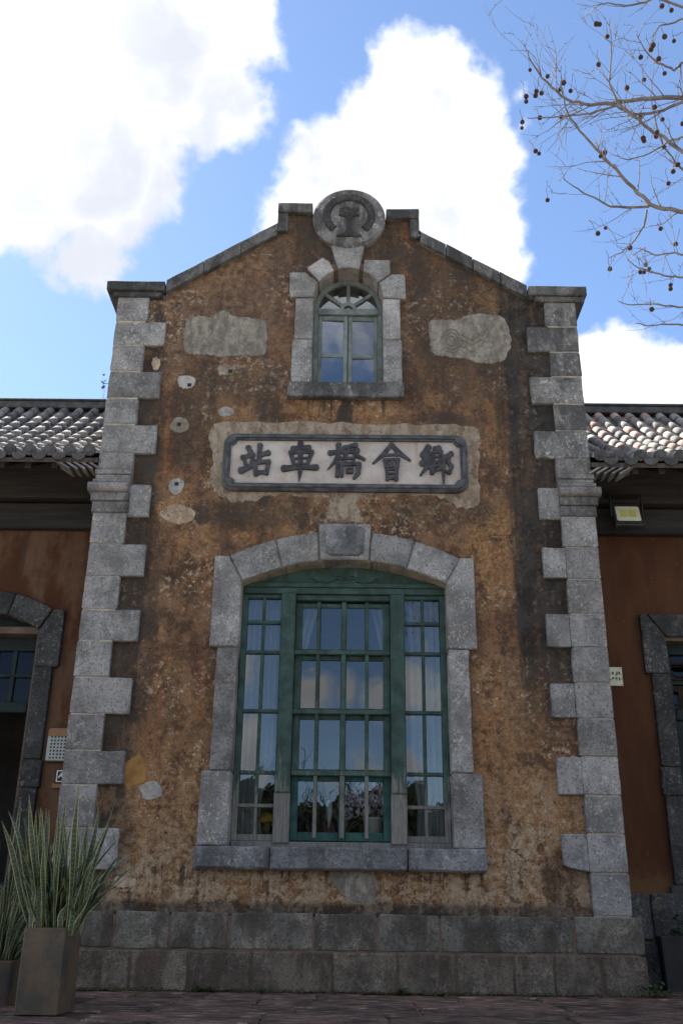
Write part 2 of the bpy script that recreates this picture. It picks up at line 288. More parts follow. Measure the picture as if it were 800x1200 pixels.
col = t.mix(t.m('MULTIPLY', t.ss(b, 0.63, 0.70), 0.5), col, (0.24, 0.17, 0.11))
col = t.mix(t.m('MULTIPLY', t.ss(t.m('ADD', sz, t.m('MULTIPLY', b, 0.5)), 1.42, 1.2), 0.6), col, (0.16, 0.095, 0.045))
finish(t, col, 0.9, b, 0.3, 0.01, 0, 0.2)

# weathered green joinery: paint worn to grey wood low down
def wood(name, green, grey, z0, z1, amt):
    m, t = newmat(name); co, r = coords(t, 4)
    sz = t.n('ShaderNodeSeparateXYZ', {0: t.n('ShaderNodeTexCoord', out=3)}, 2)
    g = t.noise(t.scale(co, (9, 9, 0.8)), 4, 6, 0.7); a = t.noise(co, 6, 6, 0.65); b = t.noise(t.scale(co, (30, 30, 2)), 3, 3, 0.6)
    c = t.mix(t.ss(a, 0.35, 0.65), tuple(x*0.7 for x in green), tuple(x*1.3 for x in green))
    gr = t.mix(t.ss(b, 0.35, 0.65), tuple(x*0.55 for x in grey), grey)
    wear = t.ss(t.m('ADD', t.m('MULTIPLY', t.m('SUBTRACT', sz, z0), 1.0/(z1-z0)), t.m('MULTIPLY', t.m('SUBTRACT', g, 0.5), 2.2)), 0.65, 0.3)
    wear = t.m('MAXIMUM', t.m('MULTIPLY', wear, amt), t.m('MULTIPLY', t.ss(g, 0.60, 0.70), 0.55))
    finish(t, varied(t, t.mix(wear, c, gr), r, 0.12), 0.7, t.m('ADD', g, b), 0.5, 0.006, 0, 0.3)
wood('wood_green', (0.036, 0.070, 0.060), (0.22, 0.205, 0.19), 1.35, 2.3, 0.9)
wood('wood_grey', (0.10, 0.115, 0.10), (0.21, 0.20, 0.185), 1.35, 2.2, 0.9)
wood('wood_teal', (0.022, 0.075, 0.068), (0.16, 0.17, 0.16), 1.0, 1.2, 0.5)
wood('wood_pale_green', (0.165, 0.195, 0.185), (0.27, 0.27, 0.25), 6.0, 6.6, 0.6)
wood('wood_door', (0.012, 0.022, 0.022), (0.04, 0.045, 0.045), 0.5, 1.0, 0.5)

# window glass: thin pane, part mirror part clear
def glass(name, k, tint):
    m, t = newmat(name); co = t.n('ShaderNodeTexCoord', out=3)
    bmp = t.n('ShaderNodeBump', {'Strength': 0.12, 'Distance': 0.01, 'Height': t.noise(co, 2.5, 2)})
    fr = t.n('ShaderNodeFresnel', {'IOR': 1.52, 'Normal': bmp})
    fac = t.m('ADD', t.m('MULTIPLY', fr, 1.9), k, clamp=True)
    mxs = t.n('ShaderNodeMixShader', {0: fac, 1: t.n('ShaderNodeBsdfTransparent', {0: tint}), 2: t.n('ShaderNodeBsdfGlossy', {0: (0.95, 0.97, 1.0), 'Roughness': 0.01, 'Normal': bmp})})
    t.n('ShaderNodeOutputMaterial', {0: mxs})
glass('glass_dirty', -0.06, (0.35, 0.36, 0.35)); glass('glass', 0.02, (0.72, 0.78, 0.78)); glass('glass_upper', 0.14, (0.6, 0.66, 0.68))

# snake plant blade: green with dark cross bands
m, t = newmat('leaf_green'); co, r = coords(t)
sz = t.n('ShaderNodeSeparateXYZ', {0: t.n('ShaderNodeTexCoord', out=3)}, 2)
bn = t.m('SINE', t.m('ADD', t.m('MULTIPLY', sz, 190), t.m('MULTIPLY', t.noise(co, 25, 4, 0.7), 14)))
col = t.mix(t.ss(bn, -0.5, 0.9), (0.024, 0.042, 0.027), (0.070, 0.10, 0.058))
finish(t, varied(t, col, r, 0.25), 0.42, bn, 0.05, 0.002, 0, 0.45)

# sign face: whitewashed cement, rust runs
m, t = newmat('sign_face'); co = t.n('ShaderNodeTexCoord', out=3)
a = t.noise(co, 3, 6, 0.65); b = t.noise(co, 26, 5, 0.7); c = t.noise(t.scale(co, (7, 1, 0.6)), 1.6, 5, 0.6)
col = t.mix(t.ss(a, 0.3, 0.7), (0.50, 0.465, 0.43), (0.36, 0.31, 0.28))
col = t.mix(t.m('MULTIPLY', t.ss(c, 0.54, 0.7), 0.5), col, (0.34, 0.21, 0.16))
col = t.mix(t.m('MULTIPLY', t.ss(b, 0.6, 0.68), 0.7), col, (0.15, 0.11, 0.095))
finish(t, col, 0.85, b, 0.4, 0.008)

# ------------------------------------------------------------------ object helpers
ORG = {}
def setprops(o, label=None, cat=None, group=None, kind=None):
    if label: o['label'] = label
    if cat: o['category'] = cat
    if group: o['group'] = group
    if kind: o['kind'] = kind
    return o
def attach(o, parent):
    if parent is not None:
        o.parent = parent
        o.matrix_parent_inverse = Matrix.Translation(-ORG.get(parent.name, Vector((0, 0, 0))))
def thing(name, loc, label, cat, group=None):
    o = bpy.data.objects.new(name, None); COL.objects.link(o); o.location = loc; o.empty_display_size = 0.2
    ORG[o.name] = Vector(loc); return setprops(o, label, cat, group)
def link(name, me, parent=None, loc=None, rot=None, scale=None):
    o = bpy.data.objects.new(name, me); COL.objects.link(o)
    if loc is not None: o.location = loc; ORG[o.name] = Vector(loc)
    if rot is not None: o.rotation_euler = rot
    if scale is not None: o.scale = scale
    attach(o, parent); return o
class MB:
    def __init__(s): s.v = []; s.f = []; s.mi = []
    def add(s, vs, fs, mi=0):
        b = len(s.v); s.v += [tuple(q) for q in vs]; s.f += [tuple(i+b for i in f) for f in fs]; s.mi += [mi]*len(fs); return s
    def box(s, x0, x1, y0, y1, z0, z1, mi=0):
        v = [(x, y, z) for z in (z0, z1) for y in (y0, y1) for x in (x0, x1)]
        return s.add(v, [(0,2,3,1),(4,5,7,6),(0,1,5,4),(2,6,7,3),(0,4,6,2),(1,3,7,5)], mi)
    def cbox(s, x0, x1, y0, y1, z0, z1, c=0.006, mi=0):      # box with chamfered front (-y) edges
        a = [(x0,y1,z0),(x1,y1,z0),(x1,y1,z1),(x0,y1,z1)]
        b = [(x0,y0+c,z0),(x1,y0+c,z0),(x1,y0+c,z1),(x0,y0+c,z1)]
        d = [(x0+c,y0,z0+c),(x1-c,y0,z0+c),(x1-c,y0,z1-c),(x0+c,y0,z1-c)]
        fs = [(3,2,1,0),(8,9,10,11)]
        for i in range(4):
            j = (i+1) % 4; fs += [(i,j,4+j,4+i),(4+i,4+j,8+j,8+i)]
        return s.add(a+b+d, fs, mi)
    def poly(s, outer, y0, y1, holes=(), ch=0.0, mi=0):      # upright slab from (x,z) outline, front y0, back y1
        loops = [outer]+list(holes)
        flat = [p for l in loops for p in l]; n = len(flat)
        front = []
        for k, l in enumerate(loops):
            if ch > 0 and k == 0: front += inset(l, ch)
            else: front += l
        tri = tessellate_polygon([[Vector((x, z, 0)) for x, z in (inset(l, ch) if ch > 0 and k == 0 else l)] for k, l in enumerate(loops)])
        vs = [(x, y0, z) for x, z in front]+[(x, y0+ch, z) for x, z in flat]+[(x, y1, z) for x, z in flat]
        fs = [tuple(q) for q in tri]+[tuple(i+2*n for i in q[::-1]) for q in tri]
        o = 0
        for l in loops:
            c = len(l)
            for i in range(c):
                j = (i+1) % c
                if ch > 0: fs.append((o+i, o+j, n+o+j, n+o+i))
                fs.append((n+o+i, n+o+j, 2*n+o+j, 2*n+o+i))
            o += c
        if ch <= 0:
            pass
        return s.add(vs, fs, mi)
    def tube(s, pts, rad, n=6, cap=True, mi=0):
        pts = [Vector(p) for p in pts]; b = len(s.v); up = Vector((0.31, 0.22, 0.93)); k = len(pts)
        if not isinstance(rad, (list, tuple)): rad = [rad]*k
        for i, p in enumerate(pts):
            d = (pts[min(i+1, k-1)]-pts[max(i-1, 0)]).normalized()
            a = d.cross(up); a = a.normalized() if a.length > 1e-4 else Vector((1, 0, 0)); c = d.cross(a)
            s.v += [tuple(p+(a*math.cos(2*math.pi*q/n)+c*math.sin(2*math.pi*q/n))*rad[i]) for q in range(n)]
        fs = [(b+i*n+q, b+i*n+(q+1) % n, b+(i+1)*n+(q+1) % n, b+(i+1)*n+q) for i in range(k-1) for q in range(n)]
        if cap: fs += [tuple(b+q for q in range(n))[::-1], tuple(b+(k-1)*n+q for q in range(n))]
        s.f += fs; s.mi += [mi]*len(fs); return s
    def lathe(s, prof, c=(0, 0, 0), n=16, mi=0):
        b = len(s.v); k = len(prof)
        for r, z in prof:
            s.v += [(c[0]+r*math.cos(2*math.pi*q/n), c[1]+r*math.sin(2*math.pi*q/n), c[2]+z) for q in range(n)]
        fs = [(b+i*n+q, b+i*n+(q+1) % n, b+(i+1)*n+(q+1) % n, b+(i+1)*n+q) for i in range(k-1) for q in range(n)]
        fs += [tuple(b+q for q in range(n))[::-1], tuple(b+(k-1)*n+q for q in range(n))]
        s.f += fs; s.mi += [mi]*len(fs); return s
    def mesh(s, name, mats, smooth=False, recalc=True):
        me = bpy.data.meshes.new(name); me.from_pydata(s.v, [], s.f)
        for q in ([mats] if isinstance(mats, str) else mats): me.materials.append(MATS[q])
        me.polygons.foreach_set('material_index', s.mi)
        if smooth: me.polygons.foreach_set('use_smooth', [True]*len(s.f))
        if recalc:
            bm = bmesh.new(); bm.from_mesh(me); bmesh.ops.recalc_face_normals(bm, faces=bm.faces); bm.to_mesh(me); bm.free()
        me.update(); return me
    def build(s, name, mats, parent=None, smooth=False):
        return link(name, s.mesh(name, mats, smooth), parent)
def area2(l): return sum(l[i][0]*l[(i+1) % len(l)][1]-l[(i+1) % len(l)][0]*l[i][1] for i in range(len(l)))
def inset(l, d):
    sg = 1 if area2(l) > 0 else -1; n = len(l); out = []
    for i in range(n):
        a, b, c = l[i-1], l[i], l[(i+1) % n]
        e1 = Vector((b[0]-a[0], b[1]-a[1])); e2 = Vector((c[0]-b[0], c[1]-b[1]))
        if e1.length < 1e-6 or e2.length < 1e-6: out.append(b); continue
        e1.normalize(); e2.normalize()
        n1 = Vector((-e1.y, e1.x))*sg; n2 = Vector((-e2.y, e2.x))*sg
        q = n1+n2; k = d/max(0.35, 1+n1.dot(n2))
        out.append((b[0]+q.x*k, b[1]+q.y*k))
    return out
def rough_outline(l, step=0.11, j=0.005, corner=0.012):
    out = []; n = len(l)
    for i in range(n):
        a = Vector(l[i]); b = Vector(l[(i+1) % n]); L = (b-a).length
        k = max(1, int(L/step)) if L > step*0.9 else 1
        cc = min(corner*rng.uniform(0.3, 1.6), L*0.25)
        pts = [cc/L]+[q/k for q in range(1, k) if cc/L < q/k < 1-cc/L]+[1-cc/L] if L > 3*cc else [0.5]
        d = (b-a)/L; nn = Vector((-d.y, d.x))
        for q in pts:
            p = a+(b-a)*q+nn*rng.uniform(-j, j); out.append((p.x, p.y))
    return out
def stone(outline, yf, yb, mat, parent, name='stone', j=0.005, ch=0.010, corner=0.012):
    yy = yf+rng.uniform(-0.004, 0.004)
    return MB().poly(rough_outline(outline, 0.11, j, corner), yy, yb, ch=ch*rng.uniform(0.7, 1.4)).build(name, mat, parent)
def rect(x0, x1, z0, z1): return [(x0, z0), (x1, z0), (x1, z1), (x0, z1)]
def circ3(a, b, c):
    ax, ay = a; bx, by = b; cx, cy = c; d = 2*(ax*(by-cy)+bx*(cy-ay)+cx*(ay-by))
    ux = ((ax*ax+ay*ay)*(by-cy)+(bx*bx+by*by)*(cy-ay)+(cx*cx+cy*cy)*(ay-by))/d
    uy = ((ax*ax+ay*ay)*(cx-bx)+(bx*bx+by*by)*(ax-cx)+(cx*cx+cy*cy)*(bx-ax))/d
    return ux, uy, math.hypot(ax-ux, ay-uy)
def arc(c, x0, x1, n):
    return [(x, c[1]+math.sqrt(max(0, c[2]**2-(x-c[0])**2))) for x in [x0+(x1-x0)*i/n for i in range(n+1)]]

# ================================================================== SETTING
gm = MB(); gm.add([(-900, -900, -0.06), (900, -900, -0.06), (900, 900, -0.06), (-900, 900, -0.06)], [(0, 1, 2, 3)])
setprops(gm.build('ground', 'ground'), kind='structure')
pv = MB().box(-8.2, 8.2, -3.6, 0.99, -0.055, -0.02).build('pavement', 'mortar_dark'); setprops(pv, kind='structure')
y = -3.55
row = 0
while y < 0.9:
    d = rng.uniform(0.55, 0.8); x = -8.1-rng.uniform(0, 0.4)
    while x < 8.0:
        L = rng.uniform(0.6, 1.3); x1 = x+L; sk = rng.uniform(-0.06, 0.06)
        o = MB().poly(rough_outline([(x+0.008, y+0.008), (x1-0.008, y+0.008), (x1-0.008, y+d-0.008), (x+0.008, y+d-0.008)], 0.13, 0.012, 0.05), 0, 0.03, ch=0.008)
        dz = rng.uniform(-0.012, 0.004)
        o.v = [(a, c, -b+dz) for a, b, c in o.v]      # lay the upright slab flat: y -> -z
        o.build('paving_slab', 'paving', pv); x = x1
    y += d

# ================================================================== STATION BUILDING
XL, XR, XC = -2.814, 2.684, -0.05
st = thing('station_building', (XC, 0, 0), 'tall gabled station front of peeling ochre plaster with grey stone quoins', 'building')
# --- openings
IN = circ3((-1.143, 3.935), (-0.054, 4.193), (1.036, 3.935)); EX = circ3((-1.29, 4.22), (-0.05, 4.525), (1.20, 4.21))
hole_big = [(-1.27, 1.12), (1.16, 1.12)]+[(x, z+0.14) for x, z in arc(IN, 1.036, -1.143, 12)]
hole_big = [(-1.27, 1.12), (1.16, 1.12), (1.16, 4.0)]+[(x, z+0.15) for x, z in arc(IN, 1.0, -1.1, 12)]+[(-1.27, 4.0)]
SX, SR, SZ = -0.042, 0.42, 7.56
hole_small = [(SX-0.50, 6.26), (SX+0.50, 6.26)]+[(SX+0.50*math.cos(a), SZ+0.50*math.sin(a)) for a in [math.pi*i/14 for i in range(15)]]
gab = [(-2.78, 0.5), (2.65, 0.5), (2.65, 7.62), (2.1, 7.64), (0.80, 8.46), (0.80, 8.76), (0.35, 8.76), (0.3, 8.6), (-0.38, 8.6), (-0.43, 8.82), (-0.90, 8.82), (-0.90, 8.54), (-2.24, 7.68), (-2.78, 7.64)]
wm = MB().poly(gab, 0.0, 0.42, [hole_big, hole_small])
wm.box(XL+0.02, XL+0.42, 0.422, 6.0, 0, 7.3).box(XR-0.42, XR-0.02, 0.422, 6.0, 0, 7.3)
wm.box(XL+0.422, XR-0.422, 5.6, 5.998, 0, 8.0)
wall = wm.build('wall', 'plaster', st)
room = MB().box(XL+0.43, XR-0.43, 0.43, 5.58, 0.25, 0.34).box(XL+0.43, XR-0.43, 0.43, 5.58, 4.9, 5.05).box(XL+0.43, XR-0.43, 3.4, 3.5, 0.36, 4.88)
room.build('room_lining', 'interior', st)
rf = MB()
for a, b in (((XL-0.0, 7.25), (XC, 8.25)), ((XC, 8.25), (XR+0.0, 7.25))):
    rf.add([(a[0], 0.44, a[1]), (b[0], 0.44, b[1]), (b[0], 6.2, b[1]), (a[0], 6.2, a[1]), (a[0], 0.44, a[1]+0.12), (b[0], 0.44, b[1]+0.12), (b[0], 6.2, b[1]+0.12), (a[0], 6.2, a[1]+0.12)],
           [(0,1,2,3),(4,5,6,7),(0,1,5,4),(3,2,6,7),(0,3,7,4),(1,2,6,5)])
rf.build('roof', 'tile_pan', st)

# --- quoin piers
def zl(py, left): 
    return W(110 if left else 690, py + (0 if left else 0), -0.05)[1]
LQ = [(347,376.5,'n'),(376.5,404.5,'w'),(404.5,434.5,'n'),(434.5,466.5,'w'),(466.5,497,'n'),(497,531,'w'),
      (600,637,'n'),(637,675,'w'),(675,713.5,'n'),(713.5,751,'w'),(751,793,'n'),(793,836.5,'w'),(836.5,878.5,'n'),(878.5,919.5,'w'),(919.5,969,'n'),(969,1019,'w'),(1019,1068,'n')]
RQ = [(352,383,'n'),(383,413,'w'),(413,441,'n'),(441,474,'w'),(474,505,'n'),(505,538,'w'),
      (605,641.5,'n'),(641.5,679,'w'),(679,719.5,'n'),(719.5,759,'w'),(759,800.5,'n'),(800.5,842.5,'w'),(842.5,887,'n'),(887,932.5,'w'),(932.5,977.5,'n'),(977.5,1023.5,'w'),(1023.5,1074,'n')]
for left, Q in ((True, LQ), (False, RQ)):
    s = -1 if left else 1; xo = XL if left else XR
    xn = -2.447 if left else 2.32
    xw = -2.203 if left else 2.077
    core = MB().box(min(xo, xn)+0.012, max(xo, xn)-0.012, -0.047, 0.415, 0.62, 7.6).build('quoin_pier', 'mortar', st)
    def zof(py):
        xx = 110 if left else 700
        # height on the outer edge of the pier
        for _ in range(3):
            p = P(xx, py, -0.05); d = (xo-p.x)*90; xx += d
        return P(xx, py, -0.05).z
    for i, (a, b, k) in enumerate(Q):
        z1, z0 = zof(a)-0.006, zof(b)+0.006
        up = i < 6
        mat = ('stone_upper' if not left else 'stone') if up else 'stone'
        e = rng.uniform(-0.012, 0.012)
        if up or (left and k == 'w'):
            xi = (xn if k == 'n' else xw)+e
            stone(rect(min(xo, xi), max(xo, xi), z0, z1), -0.055, 0.43, mat, core, 'quoin_stone')
        else:
            stone(rect(min(xo, xn+e), max(xo, xn+e), z0, z1), -0.058, 0.43, mat, core, 'quoin_stone', 0.003, 0.005, 0.005)
            if k == 'w':
                xa = xn+e-s*0.0015
                out = rect(min(xa, xw+e), max(xa, xw+e), z0+rng.uniform(-0.002, 0.006), z1+rng.uniform(-0.006, 0.002))
                if not left and i == 15: out = [(xw, z0+0.06), (xw+0.06, z0+0.03), (xa, z0), (xa, z1), (xw, z1)]
                stone(out, -0.057, 0.2, mat, core, 'quoin_stone', 0.004, 0.006, 0.006)
    a, b = ((567, 605) if left else (572, 609)); z1, z0 = zof(a), zof(b)
    xa = xn+s*0.02
    stone(rect(min(xa, xw), max(xa, xw), z0, z1), -0.05, 0.2, 'stone', core, 'quoin_stone')
    # moulded corbel under the eaves: steps, a roll, a tapered block
    cz = [zof(q) for q in ((531, 551, 557, 563, 567, 578, 588, 601) if left else (538, 557, 563, 568, 573, 584, 594, 606))]
    cb = MB(); xi = xn-s*0.02
    def cs(k0, k1, yf, dx, mi=0):
        x0, x1 = sorted((xo+s*dx, xi)); cb.cbox(x0, x1, yf, 0.42, cz[k1]+0.001, cz[k0]-0.001, 0.008, mi)
    cs(0, 1, -0.075, 0.0); cs(1, 2, -0.10, 0.02); cs(2, 3, -0.085, 0.01); cs(3, 4, -0.11, 0.03); cs(5, 6, -0.10, 0.035, 1); cs(6, 7, -0.08, 0.015, 1)
    x0, x1 = sorted((xo+s*0.07, xi)); zc = (cz[4]+cz[5])/2; rr = (cz[4]-cz[5])/2
    pr = [(-0.10-rr*math.cos(q), zc+rr*math.sin(q)) for q in [math.pi*(i/10-0.5) for i in range(11)]]
    vs = [(x0, y_, z_) for y_, z_ in pr]+[(x1, y_, z_) for y_, z_ in pr]+[(x0, 0.41, cz[4]), (x0, 0.41, cz[5]), (x1, 0.41, cz[4]), (x1, 0.41, cz[5])]
    fs = [(i, i+1, 12+i, 11+i) for i in range(10)]+[tuple(range(11))+(22, 23), tuple(range(11, 22))+(24, 25), (10, 21, 24, 22), (0, 11, 25, 23)]
    cb.add(vs, fs, 0)
    cb.build('corbel', ['stone_corbel', 'stone_dark'], st)

# --- pier caps, copings, shoulders
for nm, x0, x1, zt in (('l', -2.955, -2.255, 7.725), ('r', 2.125, 2.82, 7.70)):
    cp = MB().poly(rough_outline(rect(x0, x1, zt-0.125, zt), 0.1, 0.003, 0.01), -0.12, 0.55, ch=0.012)
    cp.cbox(x0+0.075, x1-0.03, -0.085, 0.50, zt-0.20, zt-0.126, 0.01)
    cp.build('pier_cap', 'stone_dark', st)
cop = MB().box(-0.86, -0.84, 0.1, 0.3, 8.4, 8.5).build('gable_coping', 'mortar_dark', st)
for a, b, n in (((-2.25, 7.775), (-0.93, 8.64), 3), ((2.115, 7.735), (0.835, 8.54), 4)):
    for i in range(n):
        q0, q1 = i/n+0.003, (i+1)/n-0.003
        p0 = (a[0]+(b[0]-a[0])*q0, a[1]+(b[1]-a[1])*q0); p1 = (a[0]+(b[0]-a[0])*q1, a[1]+(b[1]-a[1])*q1)
        dz = rng.uniform(-0.008, 0.008)
        stone([(p0[0], p0[1]-0.175), (p1[0], p1[1]-0.175), (p1[0], p1[1]+dz), (p0[0], p0[1]+dz)] if a[0] < 0 else
              [(p1[0], p1[1]-0.175), (p0[0], p0[1]-0.175), (p0[0], p0[1]+dz), (p1[0], p1[1]+dz)], -0.075, 0.5, 'stone_dark', cop, 'coping_stone', 0.004, 0.006, 0.004)
for x0, x1, zt, side in ((-0.935, -0.50, 8.945, -1), (0.42, 0.832, 8.865, 1)):
    sh = MB().poly(rough_outline(rect(x0, x1, zt-0.14, zt), 0.1, 0.004, 0.012), -0.09, 0.5, ch=0.012)
    xs = (x0, x0+0.13) if side < 0 else (x1-0.12, x1)
    sh.cbox(xs[0]+0.002, xs[1], -0.07, 0.48, zt-0.42, zt-0.141, 0.012)
    sh.build('shoulder_block', 'stone_dark', st)

# --- emblem disc
EMX, EMZ, EMR = -0.042, 8.714, 0.452
def ring(cx, cz_, r, n, a0=0.0, a1=2*math.pi, close=False): return [(cx+r*math.cos(a0+(a1-a0)*i/n), cz_+r*math.sin(a0+(a1-a0)*i/n)) for i in range(n if not close else n+1)]
em = MB().poly(ring(EMX, EMZ, EMR, 48), -0.11, 0.34, ch=0.035).build('emblem_disc', 'stone_upper', st)
a0, a1 = R(-48), R(228)
hs = ring(EMX, EMZ+0.01, 0.325, 36, a0, a1, True)+ring(EMX, EMZ+0.01, 0.232, 36, a1, a0, True)
MB().poly(hs, -0.145, -0.10, ch=0.014).build('emblem_horseshoe', 'stone_emblem', em)
rl = [(-0.13, 0.01), (-0.115, 0.115), (-0.06, 0.135), (0.06, 0.135), (0.115, 0.115), (0.13, 0.01), (0.05, -0.01), (0.033, -0.05), (0.033, -0.20), (0.06, -0.255), (0.15, -0.285), (0.15, -0.31), (-0.15, -0.31), (-0.15, -0.285), (-0.06, -0.255), (-0.033, -0.20), (-0.033, -0.05), (-0.05, -0.01)]
MB().poly([(EMX+a, EMZ+b) for a, b in rl], -0.14, -0.10, ch=0.012).build('emblem_rail', 'stone_emblem', em)

# --- plinth
pl = MB().box(XL-0.03, XR+0.03, -0.106, 0.30, 0.0, 0.64).build('plinth', 'mortar_dark', st)
def pcourse(z0, z1, joints, yf, xa, xb, bev):
    xs = [xa]+[W(q, 1090 if z0 > 0.3 else 1135, yf)[0] for q in joints]+[xb]
    for i in range(len(xs)-1):
        o = stone(rect(xs[i]+0.011, xs[i+1]-0.011, z0, z1), yf, 0.2, 'stone_plinth' if z0 > 0.3 else 'stone_plinth_low', pl, 'plinth_stone', 0.006, bev, 0.012)
pcourse(0.352, 0.665, (133, 199, 268, 367, 442, 515, 672), -0.115, XL-0.07, XR+0.075, 0.009)
pcourse(0.0, 0.335, (152, 220, 294, 389, 465, 535, 602, 649, 706), -0.125, XL-0.08, XR+0.085, 0.009)

# --- surround of the big window
sr = MB().poly([(-1.30, 1.2), (1.19, 1.2), (1.19, 4.03)]+arc(EX, 1.14, -1.23, 12)+[(-1.30, 4.03)], -0.03, 0.40,
               [[(-1.158, 1.24), (1.05, 1.24)]+[(x, z+0.012) for x, z in arc(IN, 1.05, -1.158, 14)]])
# shrink the backing a little inside the stones
sr.v = [(x*0.999, y_, z-0.012 if z > 3.9 else z) for x, y_, z in sr.v]
sur = sr.build('window_surround', 'mortar', st)
for s, xi, xo1, xo2 in ((-1, -1.143, -1.443, -1.361), (1, 1.036, 1.337, 1.248)):
    def rc(xo_, z0, z1): return rect(min(xi, xo_), max(xi, xo_), z0, z1)
    skb = [(xi, 3.935), (xi+s*0.152, 4.225), (xo1, 4.225), (xo1, 3.222), (xi, 3.222)]
    stone(skb[::-1] if area2(skb) < 0 else skb, -0.06, 0.41, 'stone', sur, 'jamb_stone', 0.004)
    stone(rc(xo2, 1.972, 3.212), -0.055, 0.41, 'stone', sur, 'jamb_stone', 0.005)
    stone(rc(xo1, 1.262, 1.962), -0.065, 0.41, 'stone', sur, 'jamb_stone', 0.005)
def vous(i0, i1, e0, e1, IN_=IN, EX_=EX, mat='stone', nm='voussoir', yf=-0.06, par=None, n=6, yb=0.41):
    o = arc(IN_, i0, i1, n)+arc(EX_, e1, e0, n)
    return stone(o, yf, yb, mat, par, nm, 0.002, 0.010, 0.006)
jn = [(-1.135, -1.285), (-0.72, -0.80), (-0.315, -0.335)]
for i in range(2): vous(jn[i][0]+0.006, jn[i+1][0]-0.006, jn[i][1]+0.006, jn[i+1][1]-0.006, par=sur)
jn = [(0.215, 0.232), (0.615, 0.71), (1.03, 1.195)]
for i in range(2): vous(jn[i][0]+0.006, jn[i+1][0]-0.006, jn[i][1]+0.006, jn[i+1][1]-0.006, par=sur)
ks = stone([(-0.305, 4.185), (0.205, 4.185), (0.236, 4.60), (-0.336, 4.60)], -0.085, 0.41, 'stone', sur, 'keystone', 0.003, 0.010)
kp = [(-0.25, 4.26), (-0.20, 4.225), (0.10, 4.225), (0.15, 4.26), (0.165, 4.52), (0.13, 4.56), (-0.23, 4.56), (-0.265, 4.52)]
MB().poly([(x, z) for x, z in kp], -0.115, -0.08, ch=0.014).build('keystone_panel', 'stone_sill', sur)
for x0, x1 in ((-1.448, -0.735), (-0.725, 0.585), (0.595, 1.34)):
    stone(rect(x0, x1, 1.045, 1.256), -0.125, 0.41, 'stone_sill', sur, 'sill_stone', 0.005, 0.02)

# --- big window joinery
wf = MB(); Yw = 0.15
ty = [(x, z-0.004) for x, z in arc(IN, 1.03, -1.137, 14)]
wf.poly([(-1.137, 3.915), (1.03, 3.915)]+ty[1:-1], 0.185, 0.225)                      # tympanum board
win = wf.build('window', 'wood_green', st)
def bar(x0, x1, z0, z1, y0, y1, name, mat='wood_green', par=None, c=0.006):
    return MB().cbox(x0, x1, y0, y1, z0, z1, c).build(name, mat, par or win)
bar(-1.14, 1.033, 3.865, 3.935, 0.13, 0.30, 'header'); bar(-1.14, 1.033, 3.936, 3.985, 0.115, 0.22, 'header')
bar(-1.14, 1.033, 1.258, 1.318, 0.13, 0.34, 'sill_rail', 'wood_grey')
for x0, x1 in ((-0.722, -0.568), (0.445, 0.597)):
    bar(x0, x1, 1.78, 3.864, 0.105, 0.30, 'mullion', c=0.012); bar(x0-0.004, x1+0.004, 1.30, 1.777, 0.11, 0.29, 'mullion', 'wood_grey', c=0.008)
bar(-1.142, -1.085, 1.32, 3.864, 0.15, 0.28, 'stile'); bar(0.975, 1.035, 1.32, 3.864, 0.15, 0.28, 'stile')
# carved scroll on the tympanum
sc = MB()
for s in (-1, 1):
    pts = [(XC+s*(0.02+0.07*q+0.02*math.sin(q*2.2)), 0.178, 4.035+0.035*math.sin(q*1.35+0.4)*math.exp(-q*0.12)) for q in [i*0.3 for i in range(18)]]
    sc.tube(pts, [0.020-0.0007*i for i in range(18)], 6)
sc.build('carved_scroll', 'wood_green', win)
LR = [3.864, 3.553, 3.226, 2.603, 1.983, 1.659, 1.35]
gl_h = 0.017
def lights(xs, rows, y0, tag_lo='wood_grey'):
    for i in range(1, len(xs)-1):
        for j in range(len(rows)-1):
            lo = rows[j+1] < 1.7
            bar(xs[i]-0.017, xs[i]+0.017, rows[j+1]+0.0185, rows[j]-0.0185, y0+0.003, y0+0.05, 'glazing_bar', 'wood_green', c=0.006)
    for j in range(1, len(rows)-1):
        bar(xs[0], xs[-1], rows[j]-0.018, rows[j]+0.018, y0, y0+0.055, 'glazing_bar', c=0.006)
    for i in range(len(xs)-1):
        for j in range(len(rows)-1):
            yy = y0+0.035+rng.uniform(-0.003, 0.003); tl = rng.uniform(-0.004, 0.004); t2 = rng.uniform(-0.004, 0.004)
            a, b, c_, d = xs[i]+0.008, xs[i+1]-0.008, rows[j+1]+0.008, rows[j]-0.008
            MB().add([(a, yy-tl, c_), (b, yy+tl, c_), (b, yy+tl+t2, d), (a, yy-tl+t2, d)], [(0, 1, 2, 3)]).build('pane', 'glass', win)
lights([-1.087, -0.908, -0.720], LR, 0.165); bar(-1.085, -0.722, 1.32, 1.385, 0.16, 0.22, 'bottom_rail')
lights([0.595, 0.793, 0.977], LR, 0.165); bar(0.597, 0.975, 1.32, 1.385, 0.16, 0.22, 'bottom_rail')
bar(-1.085, -0.722, 3.82, 3.863, 0.16, 0.22, 'top_rail'); bar(0.597, 0.975, 3.82, 3.863, 0.16, 0.22, 'top_rail'); bar(-0.567, 0.444, 3.80, 3.863, 0.16, 0.23, 'top_rail')
